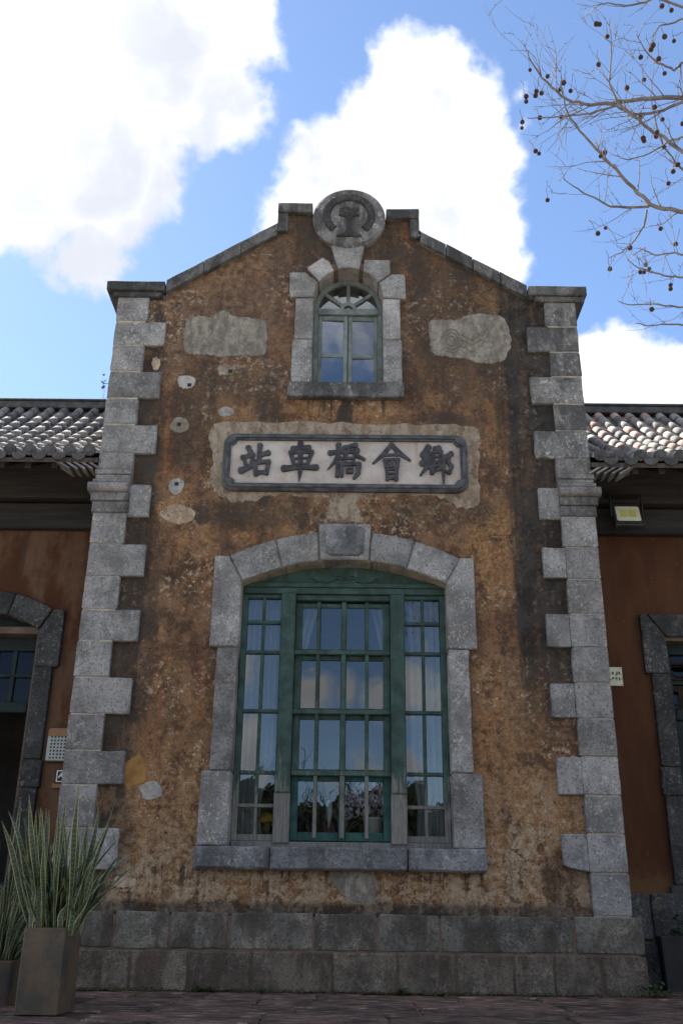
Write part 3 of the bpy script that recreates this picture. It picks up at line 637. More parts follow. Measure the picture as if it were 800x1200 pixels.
# centre: outer grid of bars, two casements close behind it
CX = [-0.567, -0.318, -0.048, 0.198, 0.444]; CZ = [3.80, 3.222, 2.595, 1.976, 1.33]
for i in (1, 2, 3):
    for j in range(4):
        bar(CX[i]-(0.019 if i != 2 else 0.024), CX[i]+(0.019 if i != 2 else 0.024), CZ[j+1]+0.0235, CZ[j]-0.0235, 0.133, 0.175, 'glazing_bar', 'wood_grey' if j == 3 else 'wood_green')
for j in (1, 2, 3): bar(CX[0], CX[4], CZ[j]-0.023, CZ[j]+0.023, 0.13, 0.18, 'glazing_bar')
for k, (x0, x1) in enumerate(((-0.566, -0.05), (-0.046, 0.443))):
    for j in range(4):
        z0, z1 = CZ[j+1]+(0.02 if j < 3 else 0.0), CZ[j]-0.02
        mt = 'wood_teal' if j == 3 else 'wood_green'
        so, si = (0.075, 0.03) if k == 0 else (0.03, 0.075)
        bar(x0, x0+so, z0, z1, 0.20, 0.245, 'sash_stile', mt); bar(x1-si, x1, z0, z1, 0.20, 0.245, 'sash_stile', mt)
        bar(x0+so, x1-si, z1-0.05, z1-0.001, 0.203, 0.24, 'sash_rail', mt); bar(x0+so, x1-si, z0+0.001, z0+(0.085 if j == 3 else 0.03), 0.203, 0.24, 'sash_rail', mt)
        a, b, c_, d = x0+so-0.01, x1-si+0.01, z0+0.02, z1-0.04; yy = 0.222; tl = rng.uniform(-0.003, 0.003); t2 = rng.uniform(-0.006, 0.006)
        MB().add([(a, yy-tl, c_), (b, yy+tl, c_), (b, yy+tl+t2, d), (a, yy-tl+t2, d)], [(0, 1, 2, 3)]).build('pane', 'glass', win)
MB().box(-1.1, 1.0, 0.34, 0.75, 1.27, 1.31).build('inner_sill', 'wood_dark', win)

# --- surround of the small arched window
s2 = MB().poly([(SX-0.52, 6.3), (SX+0.52, 6.3)]+ring(SX, SZ, 0.54, 14, 0, math.pi, True), -0.028, 0.40,
               [[(SX-0.435, 6.33), (SX+0.435, 6.33)]+ring(SX, SZ, 0.435, 14, 0, math.pi, True)]).build('arched_window_surround', 'mortar_dark', st)
def spoly(pts, yf=-0.06, mat='stone_pale', nm='voussoir'):
    o = [W(a, b, yf) for a, b in pts]
    if area2(o) < 0: o = o[::-1]
    return stone(o, yf, 0.41, mat, s2, nm, 0.004, 0.010)
def sarc(a0, a1, n=5): return [(SX+SR*math.cos(R(a0+(a1-a0)*i/n)), SZ+SR*math.sin(R(a0+(a1-a0)*i/n))) for i in range(n+1)]
def wpts(l): return [W(a, b, -0.06) for a, b in l]
def sst(o, mat='stone_pale', nm='voussoir', yf=-0.06):
    if area2(o) < 0: o = o[::-1]
    return stone(o, yf, 0.41, mat, s2, nm, 0.003, 0.010)
sst(sarc(108, 72, 4)+wpts([(426.6, 289), (388, 288)]), nm='keystone', yf=-0.075)
sst(sarc(148, 115, 5)+wpts([(385.5, 305.8), (377.6, 301.4), (360, 313)]))
sst(sarc(32, 65, 5)+wpts([(426.8, 303.5), (456.8, 304), (457.3, 320)]))
sst(sarc(180, 151, 5)+wpts([(357, 318.5), (339, 318.5), (339.5, 347.5)]))
sst(sarc(0, 29, 5)+wpts([(459, 321.5), (474.6, 321.5), (475.3, 350)]))
for x0, x1 in ((SX-0.635, SX-SR), (SX+SR, SX+0.625)):
    sst(rect(x0, x1, 6.975, 7.548), 'stone_pale', 'jamb_stone', -0.05); sst(rect(x0-(0.02 if x0 < 0 else -0), x1+(0.015 if x0 > 0 else 0), 6.375, 6.965), 'stone', 'jamb_stone', -0.05)
sst(rect(SX-0.69, SX+0.66, 6.17, 6.362), 'stone_upper', 'sill_stone', -0.10)
# joinery
YS = 0.22
zt = W(408, 366, YS)[1]; zm = W(408, 416.5, YS)[1]; zb = 6.372
ow = SR-0.004
sw = MB().poly([(SX-ow, zb), (SX+ow, zb)]+ring(SX, SZ, ow, 20, 0, math.pi, True), YS-0.02, YS+0.07,
               [[(SX-ow+0.055, zb+0.04), (SX+ow-0.055, zb+0.04)]+ring(SX, SZ, ow-0.055, 20, 0, math.pi, True)])
aw = sw.build('arched_window', 'wood_pale_green', st)
def b2(*a, **k): return bar(*a, par=aw, mat='wood_pale_green', **k)
b2(SX-ow+0.05, SX+ow-0.05, zt-0.05, zt+0.035, YS-0.03, YS+0.06, 'transom')
def leaf(x0, x1, y0):
    z1 = zt-0.052; mx_ = 0.05
    b2(x0, x0+mx_, zb+0.035, z1, y0, y0+0.045, 'stile'); b2(x1-mx_, x1, zb+0.035, z1, y0, y0+0.045, 'stile')
    b2(x0+mx_, x1-mx_, z1-0.06, z1, y0+0.002, y0+0.043, 'rail'); b2(x0+mx_, x1-mx_, zm-0.024, zm+0.024, y0+0.002, y0+0.043, 'rail'); b2(x0+mx_, x1-mx_, zb+0.036, zb+0.075, y0+0.002, y0+0.043, 'rail')
    for c_, d in ((zm+0.01, z1-0.05), (zb+0.06, zm-0.01)):
        tl = rng.uniform(-0.008, 0.008); t2 = rng.uniform(-0.006, 0.006); a, b, yy = x0+0.04, x1-0.04, y0+0.022
        MB().add([(a, yy-tl, c_), (b, yy+tl, c_), (b, yy+tl+t2, d), (a, yy-tl+t2, d)], [(0, 1, 2, 3)]).build('pane', 'glass_upper', aw)
leaf(SX-ow+0.055, SX-0.003, YS); leaf(SX+0.003, SX+ow-0.055, YS+0.012)
fz = zt+0.04
hub = MB().poly(ring(SX, fz, 0.10, 12, 0, math.pi, True)+ring(SX, fz, 0.055, 12, math.pi, 0, True), YS-0.012, YS+0.03).build('fan_hub', 'wood_pale_green', aw)
for a in (38, 90, 142):
    d = Vector((math.cos(R(a)), math.sin(R(a)))); nn = Vector((-d.y, d.x))*0.022
    L = 0.40 if a != 90 else SZ+ow-0.05-fz; p0 = Vector((SX, fz))+d*0.09; p1 = Vector((SX, fz))+d*L
    MB().poly([tuple(p0-nn), tuple(p1-nn), tuple(p1+nn), tuple(p0+nn)], YS-0.008, YS+0.03, ch=0.005).build('fan_bar', 'wood_pale_green', aw)
fp = [(SX-0.36, fz-0.01), (SX+0.36, fz-0.01)]+[(SX+(ow-0.04)*math.cos(a), SZ+(ow-0.04)*math.sin(a)) for a in [R(22)+R(136)*i/12 for i in range(13)]]
pn = MB(); pn.add([(x, YS+0.02, z) for x, z in fp], [tuple(range(len(fp)))]); pn.build('pane', 'glass_upper', aw)

# --- cement repairs on the plaster
def patch(pts, mat, th=0.007, ragged=0.02, sub=7):
    o = [W(a, b) for a, b in pts]; l = []
    n = len(o)
    for i in range(n):                                   # rounded and ragged outline
        p0, p1, p2, p3 = [Vector(o[(i+k) % n]) for k in (-1, 0, 1, 2)]
        for q in range(sub):
            u = q/sub
            v_ = 0.5*((2*p1)+(p2-p0)*u+(2*p0-5*p1+4*p2-p3)*u*u+(3*p1-p0-3*p2+p3)*u**3)
            l.append((v_.x+rng.uniform(-1, 1)*ragged*0.5, v_.y+rng.uniform(-1, 1)*ragged*0.5))
    return MB().poly(l, -th, 0.02, ch=min(0.006, th*0.6)).build('plaster_patch', mat, wall)
def blob(x, y_, rx, ry, mat, n=6, th=0.008, rag=0.016):
    ph = rng.uniform(0, 6); return patch([(x+rx*rng.uniform(0.72, 1.2)*math.cos(ph+2*math.pi*i/n), y_+ry*rng.uniform(0.72, 1.2)*math.sin(ph+2*math.pi*i/n)) for i in range(n)], mat, th, rag)
patch([(222,372),(246,371),(262,364),(278,371),(300,374),(312,377),(313,398),(309,415),(285,417),(262,418),(240,416),(220,414),(215,400),(217,382)], 'cement_grey', 0.010, 0.026)
rp = patch([(504,376),(530,375),(556,368),(583,370),(594,380),(598,402),(590,422),(570,426),(545,421),(520,418),(507,414),(503,396)], 'cement_grey', 0.010, 0.026)
blob(265, 434, 12, 8, 'cement', rag=0.03); blob(219, 447.5, 10.5, 9, 'cement_white'); blob(211, 497, 11, 9.5, 'cement'); blob(207, 569, 10, 11, 'cement_white'); blob(209, 602, 22, 13, 'cement_cream')
blob(264, 483, 9, 6, 'cement_white'); blob(178, 927, 14.5, 11.5, 'cement_white', 9, 0.008, 0.006); blob(157, 905, 15, 20, 'cement_ochre', 8, 0.004); blob(148, 1034, 14, 9, 'cement_cream', 7, 0.005, 0.04)
patch([(392,1021),(428,1021),(440,1040),(436,1057),(415,1056),(396,1044),(388,1030)], 'cement_grey', 0.005, 0.015)
blob(683, 1050, 8, 14, 'cement_cream', 7, 0.005, 0.03); blob(183, 427, 5.5, 8, 'cement_cream', 7)
patch([(248,500),(300,494),(400,496),(500,498),(558,502),(560,540),(562,590),(540,595),(515,583),(470,580),(420,586),(424,610),(404,612),(383,608),(384,586),(330,580),(290,588),(262,584),(247,568),(249,535)], 'cement_sign', 0.005, 0.045)
for x, y_ in ((222, 451), (210, 497), (207, 567), (270, 435)):
    a = P(x, y_, -0.012); MB().box(a.x-0.022, a.x+0.022, -0.016, -0.007, a.z-0.02, a.z+0.02).build('putlog_hole', 'black', wall)
# worn relief ornaments on the repairs
ro = MB()
def rel(pts, w_): ro.tube([P(a, b, -0.014) for a, b in pts], w_, 5)
for k in range(3):
    rr = (12, 8.5, 5)[k]; rel([(528+rr*math.cos(i*0.52), 399+rr*1.15*math.sin(i*0.52)) for i in range(13)], 0.007)
rel([(540, 392), (552, 398), (562, 391), (569, 383)], 0.008); rel([(540, 404), (552, 412), (564, 405), (571, 388)], 0.008); rel([(541, 398), (553, 404), (565, 397)], 0.007)
ro.build('relief_ornament', 'cement_grey', wall, True)

# ================================================================== SIGN
sg = thing('station_sign', ((-1.42+1.31)/2, -0.02, 5.0), 'long white stone name board with black characters in a dark moulded frame', 'sign')
sx0, sx1, sz0, sz1 = -1.425, 1.318, 5.0, 5.705
def corner_poly(x0, x1, z0, z1, r, concave, n=6):
    out = []
    for cx, cz_, a in ((x1, z0, -90), (x1, z1, 0), (x0, z1, 90), (x0, z0, 180)):
        ix = x1-r if cx == x1 else x0+r; iz = z1-r if cz_ == z1 else z0+r
        if concave:
            aa = [(R({(True, False): 180, (True, True): 270, (False, True): 0, (False, False): 90}[(cx == x1, cz_ == z1)])) - R(90)*i/n for i in range(n+1)]
            out += [(cx+r*math.cos(q), cz_+r*math.sin(q)) for q in aa]
        else: out += [(ix+r*math.cos(R(a+90*i/n)), iz+r*math.sin(R(a+90*i/n))) for i in range(n+1)]
    return out
MB().poly(rect(sx0+0.06, sx1-0.06, sz0+0.06, sz1-0.06), -0.035, -0.008).build('board', 'sign_face', sg)
o1 = corner_poly(sx0, sx1, sz0, sz1, 0.13, False); i1 = corner_poly(sx0+0.085, sx1-0.085, sz0+0.085, sz1-0.085, 0.065, True)
MB().poly(o1, -0.065, -0.009, [i1], ch=0.02).build('frame', 'sign_frame', sg)
o2 = corner_poly(sx0+0.03, sx1-0.03, sz0+0.03, sz1-0.03, 0.105, False); i2 = corner_poly(sx0+0.062, sx1-0.062, sz0+0.062, sz1-0.062, 0.075, True)
MB().poly(o2, -0.085, -0.06, [i2], ch=0.008).build('frame_bead', 'sign_frame', sg)
CH = [
 (264, [[(270,238,60),(298,305,66)],[(200,358,60),(335,328,50)],[(225,385,40),(245,460,50)],[(322,380,50),(292,470,42)],[(185,512,82),(250,490,60),(325,462,28)],[(408,215,60),(400,300,60),(398,410,52)],[(405,335,48),(505,305,68)],[(345,405,55),(360,560,55)],[(345,425,45),(515,408,52)],[(508,405,55),(482,550,48)],[(350,540,48),(488,532,48)]]),
 (330, [[(222,190,66),(218,440,58)],[(218,440,58),(212,540,52),(203,640,6)],[(130,255,62),(325,240,58)],[(98,298,52),(362,292,44)],[(105,295,54),(145,450,44)],[(352,298,56),(300,440,40)],[(140,372,26),(320,366,26)],[(150,442,28),(310,436,28)],[(22,490,80),(200,478,48),(408,478,70)]]),
 (376, [[(105,308,66),(255,282,50)],[(207,205,60),(197,400,50),(190,578,48)],[(205,330,50),(150,420,42),(78,503,8)],[(215,345,30),(248,378,40)],[(270,245,48),(330,232,50),(408,215,62)],[(258,300,48),(432,278,58)],[(335,265,44),(262,372,30)],[(365,290,40),(430,345,50),(508,385,34)],[(272,372,34),(392,366,34)],[(276,372,32),(286,432,32)],[(388,370,32),(376,430,32)],[(280,430,28),(380,426,28)],[(247,430,42),(244,582,36)],[(240,446,36),(452,438,40)],[(442,440,62),(436,540,62),(385,608,28)],[(300,490,24),(370,486,24)],[(302,490,22),(306,545,22)],[(370,490,22),(364,545,22)],[(304,543,22),(366,538,22)]]),
 (420, [[(388,195,40),(300,315,62),(170,430,20)],[(385,210,50),(480,310,66),(602,395,28)],[(310,332,36),(462,326,36)],[(300,388,36),(472,380,36)],[(304,388,40),(318,472,36)],[(466,384,40),(456,470,36)],[(386,385,26),(386,470,26)],[(340,412,22),(352,448,26)],[(430,410,24),(420,446,24)],[(312,470,32),(460,466,32)],[(332,490,42),(338,620,44)],[(446,490,42),(440,622,48)],[(330,502,28),(446,498,28)],[(335,552,22),(442,548,22)],[(335,606,36),(442,602,36)]]),
 (474, [[(280,235,70),(205,335,60)],[(205,340,56),(300,305,46)],[(300,300,44),(200,420,50)],[(195,428,60),(310,375,44)],[(310,372,50),(250,480,52),(185,570,22)],[(200,440,48),(255,455,42)],[(345,255,50),(395,258,86)],[(335,300,44),(328,425,44)],[(424,288,46),(412,420,44)],[(330,302,36),(424,292,36)],[(330,358,28),(416,352,28)],[(330,420,34),(420,410,34)],[(300,485,50),(440,440,48)],[(335,430,44),(318,545,50)],[(330,525,36),(435,488,40)],[(450,350,50),(452,500,50),(458,692,10)],[(455,372,46),(545,318,58)],[(545,312,48),(498,412,42)],[(498,405,42),(548,470,48)],[(550,465,46),(522,545,40)],[(520,540,42),(482,528,24)]]),
]
for ox, strokes in CH:
    cm = MB()
    for k, sgm in enumerate(strokes):
        pts = [(ox+a/10.0, 500+b/10.0, wd_/10.0*0.5*0.0106) for a, b, wd_ in sgm]
        wl = [Vector(W(a, b, -0.05)) for a, b, _ in pts]; ws = [q[2] for q in pts]
        # subdivide and round the ends like a brush stroke
        pp, ww = [], []
        for i in range(len(wl)-1):
            for q in range(5): pp.append(wl[i].lerp(wl[i+1], q/5)); ww.append(ws[i]+(ws[i+1]-ws[i])*q/5)
        pp.append(wl[-1]); ww.append(ws[-1])
        d0 = (pp[1]-pp[0]).normalized(); d1 = (pp[-1]-pp[-2]).normalized()
        lft, rgt = [], []
        for i, p in enumerate(pp):
            d = (pp[min(i+1, len(pp)-1)]-pp[max(i-1, 0)]).normalized(); nn = Vector((-d.y, d.x))
            k2 = 1-0.14*math.sin(math.pi*i/(len(pp)-1))
            lft.append(p+nn*ww[i]*k2); rgt.append(p-nn*ww[i]*k2)
        n0 = Vector((-d0.y, d0.x)); n1 = Vector((-d1.y, d1.x))
        e0 = [pp[0]-d0*ww[0]*0.8*math.cos(R(a))-n0*ww[0]*math.sin(R(a)) for a in (60, 20, -20, -60)]
        e1 = [pp[-1]+d1*ww[-1]*0.8*math.cos(R(a))+n1*ww[-1]*math.sin(R(a)) for a in (60, 20, -20, -60)]
        o = [tuple(q) for q in lft+e1+rgt[::-1]+e0]
        if area2(o) < 0: o = o[::-1]
        cm.poly(o, -0.055-0.0011*k, -0.034, ch=0.003)
    cm.build('character', 'sign_black', sg)

# ================================================================== WINGS
YE, YR, ZE, ZR = -0.12, 3.0, 5.38, 7.62
def prof(u):                                    # concave Chinese roof: u 0 at the eave, 1 at the ridge
    y_ = YE+(YR-YE)*u; z = ZE+(ZR-ZE)*(0.70*u+0.30*u*u); return y_, z
def half_tile(rad, L, down, n=6, th=0.014, taper=0.9):
    mb = MB(); sg_ = -1 if down else 1
    a_ = [math.pi*(i/n) for i in range(n+1)] if not down else [math.pi*(0.14+0.72*i/n) for i in range(n+1)]
    for (yy, rr) in ((0, rad), (L, rad*taper)):
        for q in a_: mb.v.append((rr*math.cos(q), yy, sg_*rr*math.sin(q)*(1 if not down else 0.55)))
        for q in a_: mb.v.append(((rr-th)*math.cos(q), yy, sg_*(rr-th)*math.sin(q)*(1 if not down else 0.55)-(0 if not down else th*0.3)))
    k = n+1
    for i in range(n):
        mb.f += [(i, i+1, 2*k+i+1, 2*k+i), (k+i, 3*k+i, 3*k+i+1, k+i+1), (i, k+i, k+i+1, i+1), (2*k+i, 2*k+i+1, 3*k+i+1, 3*k+i)]
    mb.mi = [0]*len(mb.f); return mb
NC = 13
slen = 0; pu = prof(0); 
for i in range(1, 101):
    q = prof(i/100); slen += math.hypot(q[0]-pu[0], q[1]-pu[1]); pu = q
TL = slen/NC
for side in (-1, 1):
    left = side < 0; xo = XL if left else XR; ex = side*9.0
    wg = thing('wing_building', (side*5.8, 1.0, 0), 'low tiled wing with arched doorway, behind the potted snake plants' if left else 'low tiled wing with dark red wall, floodlight under its eave and small cream plate', 'building')
    x0, x1 = sorted((xo, ex))
    dx0, dx1 = (-4.88, -3.60) if left else (3.65, 4.95)
    if left:
        DI = circ3((-4.84, 3.66), (-4.2, 3.86), (-3.556, 3.66)); DE = circ3((-5.0, 3.90), (-4.2, 4.13), (-3.42, 3.90))
        hole = [(dx0-0.1, 0.05), (dx1+0.12, 0.05), (dx1+0.12, 3.75)]+[(x, z+0.12) for x, z in arc(DI, -3.6, -4.8, 8)]+[(dx0-0.1, 3.75)]
    else: hole = rect(dx0-0.12, dx1+0.12, 0.05, 3.78)
    wl_ = MB().poly(rect(x0, x1, 0.0, 5.9), 1.0, 1.35, [hole])
    wl_.box(*sorted((ex-side*0.35, ex)), 1.352, 6, 0, 5.9).box(x0, x1, 5.7, 6.0, 0, 5.4)
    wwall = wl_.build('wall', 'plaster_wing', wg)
    MB().box(x0+0.36, x1-0.36, 1.4, 5.6, 0.02, 0.1).box(x0+0.36, x1-0.36, 3.0, 3.1, 0.1, 4.3).box(x0+0.36, x1-0.36, 1.4, 5.6, 4.3, 4.4).build('room_lining', 'interior', wg)
    # roof deck, ridge, soffit
    dk = MB(); N = 10; pf = [prof(i/N) for i in range(N+1)]+[(6.3, ZE+0.1)]
    vs = [(x, y_, z-dz) for dz in (0.035, 0.09) for x in (x0, x1) for y_, z in pf]; k = len(pf)
    fs = [(i, i+1, k+i+1, k+i) for i in range(k-1)]+[(2*k+i, 2*k+i+1, 3*k+i+1, 3*k+i) for i in range(k-1)]
    fs += [(i, i+1, 2*k+i+1, 2*k+i) for i in range(k-1)]+[(k+i, k+i+1, 3*k+i+1, 3*k+i) for i in range(k-1)]+[(0, k, 3*k, 2*k), (k-1, 2*k-1, 4*k-1, 3*k-1)]
    dk.add(vs, fs); roof = dk.build('roof', 'wood_soffit', wg)
    rd = MB().cbox(x0, x1, YR-0.13, YR+0.13, ZR-0.02, ZR+0.09, 0.01); rd.cbox(x0, x1, YR-0.16, YR+0.16, ZR+0.091, ZR+0.125, 0.012)
    rd.tube([(x0, YR, ZR+0.125), (x1, YR, ZR+0.125)], 0.065, 10); rd.build('ridge', 'tile_end', roof)
    SP = 0.222; tm = half_tile(0.060, TL*1.1, False, 6, 0.014, 0.95); pm = half_tile(0.105, TL*1.15, True)
    covers = [tm.mesh('cover_tile', mt, True) for mt in (('tile', 'tile', 'tile_pale') if left else ('tile_pale', 'tile_pale', 'tile', 'tile_red'))]
    pan = pm.mesh('pan_tile', 'tile_pan' if left else 'tile_red', True); pan2 = pm.mesh('pan_tile', 'tile_pan', True)
    endm = MB().poly(ring(0, 0, 0.070, 14), -0.02, 0.02, ch=0.008); 
    endm.poly(ring(0, 0, 0.040, 10), -0.03, -0.018, ch=0.008); endme = endm.mesh('tile_end_disc', 'tile_end')
    dr = MB().poly([(-0.085, 0.02), (-0.07, -0.03), (-0.035, -0.055), (0, -0.065), (0.035, -0.055), (0.07, -0.03), (0.085, 0.02)], -0.012, 0.012, ch=0.004).mesh('drip_tile', 'tile_end')
    rest_c, rest_p = MB(), MB()
    nc = int((abs(ex)-abs(xo))/SP)
    for ci in range(nc):
        x = xo+side*(0.10+SP*ci)
        near = ci < 12
        for r_ in range(NC):
            y0, z0 = prof(r_/NC); y1, z1 = prof((r_+1)/NC); sl = math.atan2(z1-z0, y1-y0)
            rot = (sl-0.03, rng.uniform(-0.03, 0.03), rng.uniform(-0.02, 0.02)); lc = Vector((x+rng.uniform(-0.006, 0.006), y0, z0+0.03+rng.uniform(-0.004, 0.004)))
            lp = Vector((x+side*SP/2, y0-0.02, z0+0.055))
            if near:
                link('cover_tile', rng.choice(covers), roof, lc, rot); link('pan_tile', rng.choice((pan, pan2)), roof, lp, (sl-0.04, 0, 0))
            else:
                from mathutils import Euler
                for tgt, src, l_, rt in ((rest_c, tm, lc, rot), (rest_p, pm, lp, (sl-0.04, 0, 0))):
                    M = Matrix.Translation(l_) @ Euler(rt).to_matrix().to_4x4(); tgt.add([M @ Vector(v_) for v_ in src.v], src.f)
        link('tile_end_disc', endme, roof, (x, YE-0.015, ZE+0.055), (0.25, 0, rng.uniform(-0.05, 0.05)), (1, 1, 1))
        link('drip_tile', dr, roof, (x+side*SP/2, YE-0.02, ZE-0.005), (0.2, 0, 0))
    if rest_c.v:
        setprops(rest_c.build('cover_tiles', 'tile', roof), kind='stuff'); setprops(rest_p.build('pan_tiles', 'tile_pan', roof), kind='stuff')
    # tile edges packed on the corbel beside the pier
    for k in range(5):
        a = Vector((xo+side*(0.045+0.085*k), YE+0.02, ZE-0.11))
        o = MB().cbox(-0.10, 0.10, -0.02, 0.2, -0.011, 0.011, 0.003).build('packed_tile', 'tile', roof)
        o.location = a; o.rotation_euler = (0, side*R(-32), 0)
    # rafters and beams under the eave
    for k in range(int((abs(ex)-abs(xo))/0.30)):
        x = xo+side*(0.2+0.30*k); q0, q1 = prof(0.03), prof(0.42)
        MB().add([(x-0.035, q0[0], q0[1]-0.17), (x+0.035, q0[0], q0[1]-0.17), (x+0.035, q1[0], q1[1]-0.17), (x-0.035, q1[0], q1[1]-0.17),
                  (x-0.035, q0[0], q0[1]-0.092), (x+0.035, q0[0], q0[1]-0.092), (x+0.035, q1[0], q1[1]-0.092), (x-0.035, q1[0], q1[1]-0.092)],
                 [(0,1,2,3),(4,5,6,7),(0,1,5,4),(3,2,6,7),(0,3,7,4),(1,2,6,5)]).build('rafter', 'wood_dark', wg)
    MB().cbox(x0, x1, 0.88, 1.08, 4.90, 5.22, 0.015).build('eave_beam', 'wood_dark', wg)
    MB().cbox(x0, x1, 0.80, 1.08, 5.26, 5.80, 0.015).build('eave_beam', 'wood_dark', wg)
    # plinth
    wp = MB().box(x0+0.05, x1, 0.955, 1.2, 0, 0.90).build('plinth', 'mortar_dark', wg)
    for z0, z1, of in ((0.0, 0.44, 0.0), (0.455, 0.905, 0.35)):
        x = abs(xo)+0.01-of
        while x < 7.5:
            L = rng.uniform(0.6, 0.95); xa, xb = max(x, abs(xo)+0.01), x+L
            if not (xb > abs(dx0 if side > 0 else dx1)-0.25 and xa < abs(dx1 if side > 0 else dx0)+0.25) and xb-xa > 0.1:
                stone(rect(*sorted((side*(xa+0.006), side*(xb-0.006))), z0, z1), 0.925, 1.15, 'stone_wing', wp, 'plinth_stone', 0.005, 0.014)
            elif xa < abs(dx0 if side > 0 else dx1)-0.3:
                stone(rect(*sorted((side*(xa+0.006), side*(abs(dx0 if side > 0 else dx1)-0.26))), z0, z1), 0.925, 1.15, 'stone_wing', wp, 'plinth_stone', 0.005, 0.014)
            x += L
    # door surround
    ds = MB().poly(rect(dx0-0.2, dx1+0.2, 0.03, 3.7), 0.985, 1.33, [rect(dx0-0.02, dx1+0.02, 0.06, 3.62)]).build('door_surround', 'mortar_dark', wg)
    for s2_, xi in ((-1, dx0 if not left else -4.84), (1, dx1 if not left else -3.556)):
        if not left: xi = 3.63 if s2_ < 0 else 4.97
        for z0, z1, wd_ in ((3.235, 3.66, 0.27), (2.205, 3.225, 0.205), (1.90, 2.195, 0.225), (1.0, 1.89, 0.205), (0.03, 0.99, 0.25)):
            o = rect(*sorted((xi, xi+s2_*wd_)), z0, z1)
            if z0 > 3:
                top = 3.90 if left else 3.93
                o = [(xi, z0), (xi+s2_*wd_, z0), (xi+s2_*wd_, top), (xi+s2_*(0.14 if left else 0.2), top), (xi, 3.66)]
                if area2(o) < 0: o = o[::-1]
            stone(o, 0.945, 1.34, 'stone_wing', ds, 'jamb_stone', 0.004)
    if left:
        jj = [(-4.83, -4.975), (-4.45, -4.52), (-3.95, -3.88), (-3.566, -3.425)]
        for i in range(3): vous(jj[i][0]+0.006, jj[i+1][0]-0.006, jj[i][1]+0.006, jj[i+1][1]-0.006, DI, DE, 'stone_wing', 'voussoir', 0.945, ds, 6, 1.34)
    else:
        jj = [(3.64, 3.44), (4.1, 4.05), (4.5, 4.55), (4.96, 5.16)]
        for i in range(3): stone([(jj[i][0]+0.005, 3.66), (jj[i+1][0]-0.005, 3.66), (jj[i+1][1]-0.005, 3.93), (jj[i][1]+0.005, 3.93)], 0.945, 1.34, 'stone_wing', ds, 'lintel_stone', 0.004)
    # door: frame, glazed transom, one leaf standing open
    a, b = (-4.83, -3.566) if left else (3.64, 4.96)
    df = MB().box(a, a+0.07, 1.14, 1.26, 0.1, 3.62).box(b-0.07, b, 1.14, 1.26, 0.1, 3.62)
    if left: df.poly([(a, 3.46), (b, 3.46)]+[(x, z-0.004) for x, z in arc(DI, b-0.01, a+0.01, 8)], 1.15, 1.25)
    else: df.box(a+0.071, b-0.071, 1.14, 1.26, 3.50, 3.64)
    dr_ = df.build('door', 'wood_door', wg)
    MB().cbox(a+0.071, b-0.071, 1.13, 1.25, 2.74, 2.86, 0.008).build('transom_bar', 'wood_door', dr_)
    xs = [a+0.07+(b-a-0.14)*i/5 for i in range(6)]; zt_ = 3.46 if left else 3.50
    for i in range(1, 5): MB().cbox(xs[i]-0.025, xs[i]+0.025, 1.15, 1.22, 2.861, zt_, 0.005).build('glazing_bar', 'wood_door', dr_)
    for i in range(5):
        MB().cbox(xs[i]+(0.026 if i else 0), xs[i+1]-(0.026 if i < 4 else 0), 1.155, 1.215, 3.15, 3.19, 0.004).build('glazing_bar', 'wood_door', dr_)
        for z0, z1 in ((2.862, 3.15), (3.19, zt_)):
            tl = rng.uniform(-0.01, 0.01)
            MB().add([(xs[i], 1.19-tl, z0), (xs[i+1], 1.19+tl, z0), (xs[i+1], 1.19+tl, z1), (xs[i], 1.19-tl, z1)], [(0, 1, 2, 3)]).build('pane', 'glass_dirty', dr_)
    if not left:
        MB().cbox(a+0.072, (a+b)/2-0.004, 1.16, 1.21, 0.1, 2.738, 0.006).build('door_leaf', 'wood_door', dr_); MB().cbox((a+b)/2+0.004, b-0.072, 1.16, 1.21, 0.1, 2.738, 0.006).build('door_leaf', 'wood_door', dr_)
    else:
        MB().box(a+0.075, a+0.12, 1.27, 1.85, 0.1, 2.735).build('door_leaf', 'wood_door', dr_)

# ================================================================== SMALL FITTINGS
# floodlight under the right eave
c = P(736, 603, 0.62); fl_ = thing('flood_light', c, 'square floodlight with pale yellow lens hanging under the tiled eave', 'lamp')
a = P(716.5, 587, 0.6); b = P(754, 618.5, 0.6)
def tilted(mb, piv, ang):
    Rm = Matrix.Translation(piv) @ Matrix.Rotation(ang, 4, 'X') @ Matrix.Translation(-piv); mb.v = [tuple(Rm @ Vector(v_)) for v_ in mb.v]; return mb
fc = Vector(((a.x+b.x)/2, 0.62, (a.z+b.z)/2)); hw, hh = (b.x-a.x)/2, (a.z-b.z)/2
tilted(MB().cbox(fc.x-hw, fc.x+hw, 0.60, 0.68, fc.z-hh, fc.z+hh, 0.012).cbox(fc.x-hw*0.5, fc.x+hw*0.5, 0.681, 0.72, fc.z-hh*0.6, fc.z+hh*0.6, 0.004), fc, R(-18)).build('housing', 'metal_dark', fl_)
tilted(MB().poly(corner_poly(fc.x-hw*0.82, fc.x+hw*0.82, fc.z-hh*0.64, fc.z+hh*0.64, 0.02, False, 4), 0.592, 0.599, ch=0.002), fc, R(-18)).build('lens', 'lamp_glass', fl_)
for s in (-1, 1): tilted(MB().cbox(fc.x+s*hw*0.3-0.045, fc.x+s*hw*0.3+0.045, 0.589, 0.5915, fc.z-0.055, fc.z+0.055, 0.001), fc, R(-18)).build('led_chip', 'lamp_chip', fl_)
